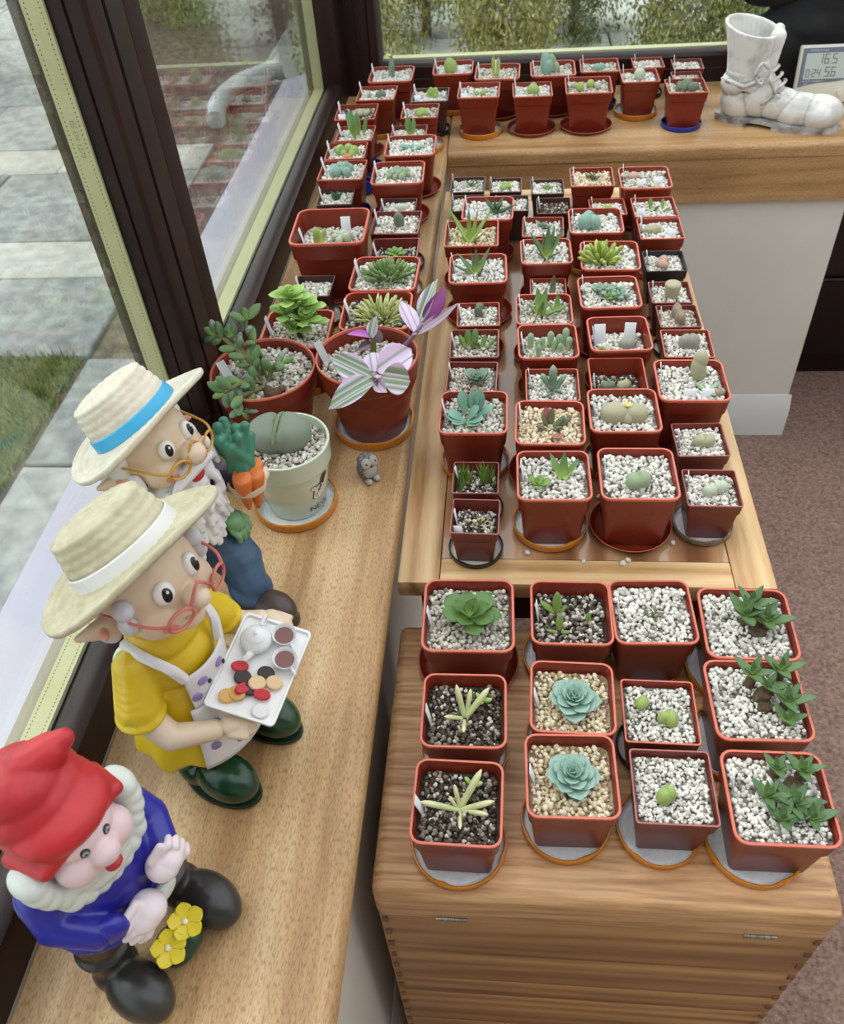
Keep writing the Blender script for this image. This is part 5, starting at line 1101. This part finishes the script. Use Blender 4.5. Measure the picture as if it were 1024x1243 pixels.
def hand(nm, root, m, c, fdir, up, r=.011, fingers=4, spread=.0062, flen=.017, thumb=1):
    """mitten-sized moulded hand with separate fingers: palm centre, finger direction, back-of-hand direction"""
    f = Vector(fdir).normalized(); u = Vector(up).normalized(); s = f.cross(u).normalized(); c = Vector(c)
    pr = [('e', tuple(c), (r, r*.95, r*.75)), ('e', tuple(c+f*r*.4), (r*.9, r*.9, r*.7))]
    for k in range(fingers):
        o = (k-(fingers-1)/2)*spread; L = flen*(1-.12*abs(k-1.3)); b = c+f*r*.55+s*o; mid = b+f*L*.6+u*.001; tip = mid+f*L*.35-u*.005
        pr += [('c', tuple(b), tuple(mid), .0036, .0034), ('c', tuple(mid), tuple(tip), .0034, .003)]
    b = c+s*thumb*r*.85; pr.append(('c', tuple(b), tuple(b+f*.012+s*thumb*.004), .0042, .0034))
    return blob(nm, pr, m, root, .0012, 3)
def straw_hat(root, centre, tilt, brim, crown, ch_, m, band_m, wav=.008, phase=0.0, squash=1.0):
    """plaited straw: brim and crown in one skin, braid rows raised on the surface"""
    prof = [(brim, -.004), (brim*.99, .0005)]
    nb = 24
    for k in range(1, nb+1):
        t = k/nb; prof.append((brim+(crown-brim)*t, .0005+.006*t*t*t))
    for k in range(1, 21):
        t = k/20; prof.append((crown*(1-.14*t-.02*t*t), .0065+ch_*.86*t))
    for k in range(1, 13):
        t = k/12; prof.append((crown*.84*(1-t**1.6)+.0005, .0065+ch_*.86+ch_*.14*math.sin(t*math.pi/2)))
    n = 150; vv = []; ff = []; acc = 0.0; w = .0074
    P2 = [Vector(p) for p in prof]; nrm = []
    for i in range(len(P2)):
        d = P2[min(i+1, len(P2)-1)]-P2[max(i-1, 0)]; nrm.append(Vector((d.y, -d.x)).normalized())
    # resample finely along the profile
    fine = []; 
    for i in range(len(P2)-1):
        L = (P2[i+1]-P2[i]).length; q = max(1, int(L/.0014))
        for k in range(q): fine.append((P2[i].lerp(P2[i+1], k/q), nrm[i].lerp(nrm[i+1], k/q), acc+L*k/q))
        acc += L
    fine.append((P2[-1], nrm[-1], acc))
    inner = [(p-nn*.0028, nn, None) for p, nn, a in reversed(fine)]
    allp = fine+inner
    for p, nn, a in allp:
        for j in range(n):
            t = 2*math.pi*j/n; d = 0.0
            if a is not None:
                row = int(a/w); fr = a/w-row; kk = max(10, int(2*math.pi*max(p.x, .012)/.0085))
                d = .0020*math.sin(math.pi*fr)**.7*(.45+.55*abs(math.sin(t*kk/2+(1 if row % 2 else -1)*fr*1.6)))
            r = p.x+nn.x*d; z = p.y+nn.y*d
            k = max(0, (p.x-crown)/(brim-crown)) if p.x > crown else 0
            z += wav*k*math.cos(2*t+phase)+.006*k*k
            vv.append((r*math.cos(t), r*math.sin(t)*squash, z))
    m_ = len(allp)
    for i in range(m_-1):
        for j in range(n): ff.append((i*n+j, i*n+(j+1) % n, (i+1)*n+(j+1) % n, (i+1)*n+j))
    for j in range(n): ff.append(((m_-1)*n+j, (m_-1)*n+(j+1) % n, (j+1) % n, j))
    mw = Matrix.Translation(centre) @ Euler(tilt).to_matrix().to_4x4()
    h = obj('straw_hat', M(vv, ff, 'hat', True), m, root, mw=mw)
    bl_ = [(.0055, crown*1.03), (.0065, crown*1.055), (.017, crown*1.02), (.018, crown*.99)]
    lev = [(z, r, 0) for z, r in bl_]
    o = obj('hat_band', loft(lev, circle=True, n=64, cap0=False, cap1=False, auto=40), band_m, h); return h

# ---- red-capped gnome
g1 = empty('garden_gnome', (-0.303, 0.245, 0), R3(-27)); tag(g1, 'garden gnome in red pointed cap and blue coat with yellow flowers at its feet', 'gnome', 'garden gnomes on the sill')
for sg, nm in ((-1, 'boot'), (1, 'boot')):
    blob('boot', [('e', (.042, sg*.041, .017), (.033, .0215, .021)), ('e', (.012, sg*.038, .016), (.02, .019, .018)), ('c', (.008, sg*.035, .02), (.004, sg*.032, .052), .019, .020), ('e', (.006, sg*.033, .05), (.023, .023, .006))], bootk, g1, .0018, 5)
blob('trousers', [('e', (0, 0, .074), (.038, .046, .028)), ('c', (.004, -.031, .05), (0, -.026, .075), .021, .024), ('c', (.004, .031, .05), (0, .026, .075), .021, .024)], brown_p, g1, .002, 5)
coat = [('e', (-.004, 0, .118), (.043, .050, .046)), ('e', (-.004, 0, .15), (.036, .046, .03)), ('e', (-.002, 0, .092), (.046, .053, .017)), ('e', (-.002, 0, .084), (.048, .055, .009))]
for sg in (-1, 1): coat += [('c', (-.004, sg*.042, .150), (.010, sg*.047, .128), .016, .015), ('c', (.010, sg*.047, .128), (.036, sg*.034, .12), .015, .013)]
blob('coat', coat, blue_p, g1, .002, 5)
ell('sleeve_cuff', g1, blue_p, (.043, .026, .12), (.009, .014, .014), (0, 0, .6)); ell('sleeve_cuff', g1, blue_p, (.042, -.028, .119), (.009, .014, .014), (0, 0, -.6))
hand('hand', g1, handp, (.050, -.002, .110), (.15, -1, -.35), (1, 0, .3), .0145, 4, .0075, .019, 1)
hand('hand', g1, handp, (.046, .024, .126), (.2, .8, .35), (1, 0, .3), .0135, 4, .007, .016, -1)
ell('belt_sash', g1, beard_p, (.043, .012, .094), (.006, .016, .009))
blob('face', [('e', (.006, 0, .2), (.036, .036, .036)), ('e', (.03, -.017, .189), (.018, .018, .017)), ('e', (.03, .017, .189), (.018, .018, .017)), ('e', (.045, 0, .197), (.0125, .0125, .0115)), ('e', (.028, 0, .21), (.016, .026, .014)), ('e', (.038, -.009, .186), (.01, .011, .008)), ('e', (.038, .009, .186), (.01, .011, .008))], pink_p, g1, .0014, 6)
ell('mouth', g1, lips, (.0465, 0, .1765), (.006, .0075, .0045))
for sg in (-1, 1):
    e = ell('eye', g1, bootk, (.0405, sg*.0105, .2085), (.0026, .0050, .0064), (0, .1, sg*.3)); ell('pupil', e, mat('eye_grey', (150, 156, 160), rough=.3), (.5, 0, .1), (.6, .62, .66)); ell('pupil', e, eye_b, (.75, 0, .05), (.5, .3, .34))
br_ = []
for k in range(15):
    t = R3(-92+k*184/14)-math.pi/2
    rr_ = .043+(.010 if abs(k-7) < 4 else .004); br_.append(('e', (.010+.010*math.cos((k-7)*.22), rr_*math.cos(t), .192+rr_*math.sin(t)*.95), (.018, .0125, .0135)))
br_ += [('e', (.024, 0, .155), (.017, .03, .016)), ('e', (.02, 0, .165), (.02, .04, .014))]
blob('beard', br_, beard_p, g1, .0015, 2)
blob('cap', [('e', (-.006, 0, .222), (.044, .043, .024)), ('e', (-.014, -.002, .236), (.039, .042, .026)), ('e', (-.018, -.004, .252), (.032, .034, .022)), ('c', (-.016, .006, .258), (-.008, .024, .264), .020, .015), ('c', (-.008, .024, .264), (-.002, .036, .270), .014, .008),
      ('c', (.026, -.036, .208), (.036, 0, .226), .006, .007), ('c', (.036, 0, .226), (.024, .038, .212), .007, .006), ('c', (.026, -.036, .208), (-.01, -.042, .202), .007, .007), ('c', (.024, .038, .212), (-.01, .042, .204), .007, .007), ('e', (.008, 0, .226), (.036, .042, .020)), ('e', (-.022, 0, .206), (.028, .04, .028))], red_p, g1, .0018, 5)
blob('leaf_mound', [('e', (.042, .0, .014), (.018, .018, .014)), ('e', (.046, .008, .016), (.014, .014, .014)), ('e', (.044, -.006, .022), (.011, .012, .011))], dgreen, g1, .0014, 1)
def fl5(cx, cy, cz, r, nx):
    pr = [(LEAF['round'][0], LEAF['round'][1], np.array(Matrix.Translation((cx, cy, cz)) @ nx @ Matrix.Rotation(k*2*math.pi/5, 4, 'Z') @ Matrix.Rotation(-.25, 4, 'Y') @ Matrix.Diagonal((r, r, r, 1)))) for k in range(5)]
    o = obj('flower', join_np(pr), yel_p, g1); ell('flower_centre', o, eye_w, (cx, cy, cz+.002), (.0025, .0025, .0025))
fl5(.048, -.008, .034, .016, Matrix.Rotation(.5, 4, 'Y')); fl5(.047, .014, .036, .016, Matrix.Rotation(.4, 4, 'Y'))

for o_ in g1.children:
    if o_.name.split('.')[0] in ('face', 'mouth', 'eye', 'beard', 'cap'):
        k_ = .88; o_.scale = o_.scale*k_; o_.location = o_.location*k_+Vector((.012, 0, .182))*(1-k_)
# ---- lady gnome with the tea tray
g2 = empty('garden_gnome', (-0.290, 0.425, 0), R3(-22)); tag(g2, 'lady garden gnome in yellow dress and straw hat carrying a tea tray', 'gnome', 'garden gnomes on the sill')
for sg in (-1, 1):
    blob('welly_boot', [('e', (.052, sg*.037, .021), (.033, .022, .0225)), ('e', (.02, sg*.035, .016), (.026, .020, .017)), ('c', (.008, sg*.033, .02), (.002, sg*.03, .06), .019, .021)], welly, g2, .0018, 5)
    obj('boot_sole', loft([(0, .9, 0), (.5, 1, 0), (1, .97, 0)], circle=True, n=32), mat('welly_sole', (20, 50, 34), rough=.4), g2, loc=(.043, sg*.0365, .0), scale=(.042, .0225, .006))
vv = []; ff = []; n = 72                        # pleated skirt
lv = [(.046, .062), (.05, .064), (.07, .060), (.095, .052), (.12, .043), (.135, .039)]
for z, r in lv:
    for k in range(n):
        t = 2*math.pi*k/n; kk = max(0, (.135-z)/.09); rr_ = r*(1+.045*kk*math.cos(9*t)); vv.append((rr_*.92*math.cos(t), rr_*math.sin(t), z-.003*kk*math.cos(9*t)))
for i in range(len(lv)-1):
    for k in range(n): ff.append((i*n+k, i*n+(k+1) % n, (i+1)*n+(k+1) % n, (i+1)*n+k))
ff += [tuple(range(n-1, -1, -1)), tuple(range((len(lv)-1)*n, len(lv)*n))]
bodice = [('m', vv, ff), ('e', (-.002, 0, .15), (.038, .042, .034)), ('e', (0, 0, .18), (.03, .034, .022)), ('e', (.002, 0, .202), (.027, .029, .010))]
for sg in (-1, 1): bodice += [('c', (-.002, sg*.038, .17), (.004, sg*.054, .138), .019, .021), ('e', (.005, sg*.056, .131), (.023, .022, .008))]
blob('dress', bodice, yellow_d, g2, .0018, 3)
arms = {}
arms[-1] = [(.006, -.056, .128), (.03, -.056, .108), (.060, -.034, .107)]
arms[1] = [(.006, .056, .13), (.022, .066, .118), (.04, .074, .124)]
for sg in (-1, 1):
    p0, p1, p2 = arms[sg]; blob('arm', [('c', p0, p1, .0145, .0125), ('c', p1, p2, .0125, .0095)], skin_p, g2, .0015, 3)
hand('hand', g2, skin_p, (.070, -.024, .107), (.8, .55, .05), (0, -.3, 1), .0105, 4, .0055, .015, 1)
hand('hand', g2, skin_p, (.048, .078, .124), (.9, -.2, .1), (0, .3, 1), .0105, 4, .0055, .015, -1)
def apron_patch(th0, th1, z0, z1, off, nm, m, f=lambda z: 1.0):
    vv = []; ff = []; a, b = 14, 12
    for i in range(b+1):
        z = z0+(z1-z0)*i/b
        for j in range(a+1):
            t = (th0+(th1-th0)*j/a)*f(z)
            r = np.interp(z, [.046, .07, .095, .12, .135, .15, .17, .19], [.068, .064, .0565, .0475, .0445, .0455, .042, .034])+off
            x = r*.95*math.cos(t); y = r*math.sin(t); vv.append((x, y, z))
    for i in range(b):
        for j in range(a): ff.append((i*(a+1)+j, i*(a+1)+j+1, (i+1)*(a+1)+j+1, (i+1)*(a+1)+j))
    o = obj(nm, M(vv, ff, nm, True), m, g2); md = o.modifiers.new('thickness', 'SOLIDIFY'); md.thickness = .0016; md.offset = 1; return o
apron_patch(-.75, .75, .052, .118, .001, 'apron_skirt', apron_p, lambda z: 1.05-(z-.05)*1.5)
apron_patch(-.62, .62, .118, .158, .001, 'apron_bib', apron_p, lambda z: 1.0)
for sg in (-1, 1): obj('apron_strap', tube(smooth_path([(.035, sg*.024, .155), (.030, sg*.03, .175), (.012, sg*.034, .186), (-.014, sg*.03, .186)], 4), .005, 6), apron_p, g2)
for t, z in ((-.55, .075), (-.2, .065), (-.42, .098), (-.3, .145), (.15, .146), (-.5, .13)):
    r = float(np.interp(z, [.046, .07, .095, .12, .135, .15, .17], [.068, .064, .0565, .0475, .0445, .0455, .042]))+.0028
    ell('apron_print', g2, purple_p, (r*.95*math.cos(t), r*math.sin(t), z), (.0015, .005, .005), (0, 0, t)); ell('apron_print', g2, dgreen, (r*.95*math.cos(t+.12), r*math.sin(t+.12), z-.007), (.0013, .002, .003), (0, 0, t))
ell('apron_bow', g2, mat('mint_bow', (190, 222, 204), rough=.5), (-.044, -.016, .136), (.008, .014, .010)); ell('apron_bow', g2, MATS['mint_bow'], (-.044, .014, .136), (.008, .014, .010))
HC = Vector((.006, .002, .247))
blob('face', [('e', tuple(HC), (.042, .044, .044)), ('e', (HC.x+.022, HC.y-.02, HC.z-.014), (.02, .021, .02)), ('e', (HC.x+.022, HC.y+.02, HC.z-.014), (.02, .021, .02)), ('e', (HC.x+.050, HC.y, HC.z+.0), (.0125, .0102, .0102)), ('e', (HC.x+.03, HC.y, HC.z-.03), (.016, .016, .013)), ('c', (HC.x+.034, HC.y-.012, HC.z-.022), (HC.x+.034, HC.y+.012, HC.z-.022), .008, .008), ('e', (HC.x-.01, HC.y, HC.z-.038), (.024, .024, .02))], skin_p, g2, .0015, 5)
def face_bits(g, HC, wire, k=1.0, hair=None):
    for sg in (-1, 1):
        e = ell('eye', g, eye_w, (HC.x+.036*k, HC.y+sg*.0165*k, HC.z+.014*k), (.006*k, .0088*k, .0105*k), (0, -.25, sg*.32)); ell('iris', e, eye_b, (.62, sg*-.05, .0), (.5, .55, .68)); ell('glint', e, eye_w, (1.05, .15, .3), (.15, .14, .14))
        ell('cheek_blush', g, rosy, (HC.x+.0415*k, HC.y+sg*.0265*k, HC.z-.0145*k), (.0016*k, .0068*k, .0068*k), (0, .3, sg*.6))
        ear = [('c', (HC.x-.004, HC.y+sg*.042*k, HC.z-.014*k), (HC.x-.018*k, HC.y+sg*.066*k, HC.z-.012*k), .012*k, .003*k), ('c', (HC.x-.010, HC.y+sg*.044*k, HC.z-.018*k), (HC.x-.016*k, HC.y+sg*.056*k, HC.z-.016*k), .010*k, .006*k)]
        blob('ear', ear, skin_p, g, .0015, 3); ell('inner_ear', g, rosy, (HC.x-.001*k, HC.y+sg*.053*k, HC.z-.010*k), (.0035*k, .0085*k, .004*k), (0, 0, sg*-.9))
        ring_ = []
        for q in range(24):
            t = 2*math.pi*q/24; ring_.append((HC.x+.0535*k-.003*math.cos(t), HC.y+sg*(.0235*k+.0112*k*math.cos(t)), HC.z-.001+.0092*k*math.sin(t)))
        obj('spectacle_rim', tube(ring_, .0015*k, 6, True), wire, g)
        obj('spectacle_arm', tube(smooth_path([(HC.x+.0505*k, HC.y+sg*.0345*k, HC.z+.001), (HC.x+.036*k, HC.y+sg*.043*k, HC.z+.004), (HC.x, HC.y+sg*.048*k, HC.z+.006)], 4), .0014*k, 6), wire, g)
    obj('spectacle_bridge', tube(smooth_path([(HC.x+.0555*k, HC.y-.0125*k, HC.z+.003), (HC.x+.056*k, HC.y, HC.z+.0175*k), (HC.x+.0555*k, HC.y+.0125*k, HC.z+.003)], 4), .0014*k, 6), wire, g)
face_bits(g2, HC, lens_p)
obj('mouth_line', tube(smooth_path([(HC.x+.043, HC.y-.011, HC.z-.019), (HC.x+.046, HC.y, HC.z-.0225), (HC.x+.043, HC.y+.011, HC.z-.019)], 4), .0012, 6), rosy, g2)
for sg in (-1, 1): blob('hair_curl', [('e', (HC.x+.016, HC.y+sg*.042, HC.z+.012), (.010, .008, .008)), ('e', (HC.x+.018, HC.y+sg*.044, HC.z-.002), (.008, .007, .010)), ('e', (HC.x-.012, HC.y+sg*.044, HC.z-.026), (.012, .008, .010))], hair_g, g2, .0014, 2)
straw_hat(g2, HC+Vector((-.006, 0, .021)), (0, -.58, 0), .083, .046, .042, straw_t, band_w, .006, .4)
tr = Matrix.Translation((.070, .026, .123)) @ Euler((.10, .22, .20)).to_matrix().to_4x4()
tray_o = obj('tea_tray', loft([(0, .485, .05), (.05, .5, .06), (.10, .5, .06), (.10, .475, .05), (.055, .465, .05)], k=5), mat('tray_white', (236, 236, 234), rough=.3), g2, mw=tr @ Matrix.Diagonal((.064, .096, .064, 1)))
ti = Matrix.Diagonal((1/.064, 1/.096, 1/.064, 1))
def on_tray(nm, me, m, x, y, z, sc=1.0, rot=(0, 0, 0)):
    o = obj(nm, me, m, g2, mw=tr @ Matrix.Translation((x, y, .0036+z)) @ Euler(rot).to_matrix().to_4x4() @ (Matrix.Diagonal((sc, sc, sc, 1)) if isinstance(sc, (int, float)) else Matrix.Diagonal((*sc, 1)))); return o
china = mat('white_china', (234, 236, 238), rough=.2); tea = mat('tea_brown', (120, 74, 66), rough=.2)
pt = [(0, .55), (.03, .62), (.25, .92), (.5, 1.0), (.8, .88), (1.0, .6), (1.08, .62), (1.2, .5), (1.3, .25), (1.36, .12), (1.5, .16), (1.6, .02)]
tp = on_tray('teapot', loft([(z, a, 0) for z, a in pt], circle=True, n=28, auto=50), china, -.012, .022, 0, .0145)
obj('spout', tube(smooth_path([(.0, -.9, .35), (.0, -1.3, .6), (.0, -1.6, 1.0)], 4), [.3, .28, .25, .23, .21, .2, .19, .18, .18], 8), china, tp); obj('pot_handle', tube(smooth_path([(0, .85, .8), (0, 1.5, .9), (0, 1.5, .3), (0, .85, .3)], 4), .13, 8), china, tp)
for x, y in ((.010, .034), (.019, .012)):
    cu = on_tray('teacup', loft([(0, .5, 0), (.1, .6, 0), (.9, 1.0, 0), (.95, .97, 0), (.8, .84, 0), (.55, .74, 0)], circle=True, n=24, cap1=False), china, x, y, 0, .0112); obj('tea', loft([(.60, .74, 0), (.62, .76, 0)], circle=True, n=24), tea, cu); obj('cup_handle', tube(smooth_path([(.7, -.5, .7), (1.2, -.9, .6), (.7, -.5, .2)], 4), .12, 6), china, cu)
cook = {k: mat('biscuit_'+k, c_, rough=.6) for k, c_ in (('gold', (214, 168, 96)), ('dark', (62, 50, 46)), ('red', (196, 44, 56)), ('cream', (226, 196, 150)), ('white', (230, 226, 226)))}
for k, x, y, z, a in (('gold', -.016, -.034, 0, .4), ('gold', -.008, -.030, .002, -.3), ('dark', -.010, -.014, .001, .2), ('dark', .0, -.022, .001, .8), ('red', -.016, -.006, .003, .3), ('red', .012, -.024, .002, .1), ('cream', .018, -.010, .001, 0), ('dark', .008, -.004, .001, 0), ('cream', .004, -.016, .003, .4), ('white', .016, -.038, 0, .3), ('red', -.006, -.026, .004, 1.0)):
    on_tray('biscuit', loft([(0, .9, 0), (.15, 1, 0), (.4, 1, 0), (.55, .85, 0)], circle=True, n=18), cook[k], x, y, z, (.0078, .0066 if k != 'red' else .005, .008), (.15, a*.4, a))

# ---- bearded gnome with carrots
g3 = empty('garden_gnome', (-0.341, 0.609, 0), R3(-20)); tag(g3, 'bearded garden gnome in straw hat and jeans holding carrots', 'gnome', 'garden gnomes on the sill')
blob('jeans', [('e', (.004, .004, .105), (.036, .044, .030)), ('c', (.01, .022, .095), (.046, .018, .058), .030, .027), ('c', (.046, .018, .058), (.062, .006, .036), .026, .022), ('e', (.064, .005, .034), (.026, .026, .010), (0, .5, 0)), ('c', (-.004, -.028, .095), (-.002, -.034, .04), .026, .022), ('e', (-.002, -.034, .038), (.025, .025, .009))], jeans, g3, .0018, 5)
blob('boot', [('e', (.092, .0, .017), (.030, .020, .019)), ('e', (.066, .003, .014), (.022, .018, .016)), ('c', (.062, .004, .016), (.060, .005, .036), .017, .018), ('c', (.05, .004, .005), (.11, .0, .005), .012, .014)], boot_br, g3, .0018, 5)
blob('boot', [('e', (.022, -.036, .017), (.030, .020, .019)), ('e', (-.004, -.035, .014), (.022, .018, .016)), ('c', (-.004, -.035, .016), (-.004, -.034, .036), .017, .018)], boot_br, g3, .0018, 5)
shirt = paint('check_shirt', (84, 70, 96), (70, 58, 80), .6)
sh = [('e', (-.006, 0, .145), (.036, .044, .038)), ('e', (-.004, 0, .175), (.03, .038, .022))]
for sg, el_ in ((-1, (.01, -.062, .13)), (1, (.018, .062, .135))): sh += [('c', (-.004, sg*.036, .172), el_, .017, .017)]
sh += [('c', (.018, .062, .135), (.042, .056, .15), .016, .014), ('c', (.01, -.062, .13), (.03, -.03, .112), .016, .013)]
blob('shirt', sh, shirt, g3, .0018, 4)
hand('glove', g3, glove_p, (.048, .024, .116), (.6, .1, -.8), (.8, 0, .6), .0125, 4, .0068, .020, -1)
H3 = Vector((.004, -.004, .234))
blob('face', [('e', tuple(H3), (.040, .041, .041)), ('e', (H3.x+.022, H3.y-.019, H3.z-.013), (.019, .019, .018)), ('e', (H3.x+.022, H3.y+.019, H3.z-.013), (.019, .019, .018)), ('e', (H3.x+.050, H3.y, H3.z+.002), (.0135, .012, .012))], skin_p, g3, .0015, 5)
face_bits(g3, H3, lens_g, .95)
ell('nose_blush', g3, rosy, (H3.x+.0595, H3.y+.001, H3.z+.001), (.0035, .006, .006))
bp_ = [('e', (.022, -.004, .185), (.026, .036, .034)), ('e', (.026, -.003, .155), (.022, .030, .028)), ('e', (.026, -.002, .132), (.016, .020, .020))]
rb_ = random.Random(9)
for k in range(64):
    y = rb_.uniform(-.036, .036); z = rb_.uniform(.118, .21); wd = .04*(1-((.2-z)/.11)**2*.55)
    if abs(y) > wd: continue
    x = .036+.012*math.cos(y*38)-.10*abs(z-.17); bp_.append(('c', (x, y, z+.008), (x+.006, y+rb_.uniform(-.008, .008), z-.010), .0055, .0035))
blob('beard', bp_, white_hair, g3, .0013, 1)
blob('moustache', [('c', (H3.x+.050, H3.y-.003, H3.z-.012), (H3.x+.044, H3.y-.024, H3.z-.022), .008, .0055), ('c', (H3.x+.050, H3.y+.003, H3.z-.012), (H3.x+.044, H3.y+.024, H3.z-.022), .008, .0055), ('c', (H3.x+.044, H3.y-.024, H3.z-.022), (H3.x+.04, H3.y-.032, H3.z-.032), .0055, .003), ('c', (H3.x+.044, H3.y+.024, H3.z-.022), (H3.x+.04, H3.y+.032, H3.z-.032), .0055, .003)], white_hair, g3, .0013, 2)
ell('mouth', g3, lips, (H3.x+.046, H3.y, H3.z-.027), (.006, .009, .0065))
for sg in (-1, 1): blob('side_hair', [('c', (H3.x-.004, H3.y+sg*.040, H3.z+.008), (H3.x-.014, H3.y+sg*.046, H3.z-.04), .010, .012), ('c', (H3.x-.02, H3.y+sg*.036, H3.z), (H3.x-.03, H3.y+sg*.04, H3.z-.05), .012, .012), ('e', (H3.x+.01, H3.y+sg*.042, H3.z-.02), (.009, .007, .016))], white_hair, g3, .0015, 2)
obj('tool_strap', tube([(H3.x+.012, -.047, .215), (H3.x+.004, -.052, .15)], .006, 6), strap_p, g3)
straw_hat(g3, H3+Vector((-.006, 0, .020)), (.06, -.56, 0), .078, .044, .042, straw_m, band_b, .006, .2)
for k, (x, y, z, a) in enumerate(((.050, .050, .165, 0), (.058, .044, .163, .1), (.056, .058, .162, -.1), (.064, .052, .160, 0))):
    L = .056; obj('carrot', loft([(0, .002, 0), (.15, .0045, 0), (.5, .008, 0), (.85, .0105, 0), (.96, .0095, 0), (1.0, .004, 0)], circle=True, n=16, auto=60), orange_p, g3, loc=(x, y, z-.045), rot=(a, .12, 0), scale=(1, 1, L))
tops = []
for k in range(22): tops.append(('c', (.056+rb_.uniform(-.008, .008), .051+rb_.uniform(-.008, .008), .172), (.050+rb_.uniform(-.02, .012), .054+rb_.uniform(-.014, .02), .208+rb_.uniform(-.012, .01)), .005, .0055))
blob('carrot_tops', tops, teal_p, g3, .0014, 1)
obj('twine', tube([(.057+.0195*math.cos(t*.314), .051+.0175*math.sin(t*.314), .150+.001*math.sin(t)) for t in range(20)], .0022, 6, True), twine, g3); obj('twine', tube([(.057+.0195*math.cos(t*.314), .051+.0175*math.sin(t*.314), .1465) for t in range(20)], .0022, 6, True), twine, g3)
hand('hand', g3, skin_p, (.064, .068, .15), (.5, -.8, 0), (.6, .6, .1), .010, 4, .0052, .014, 1)
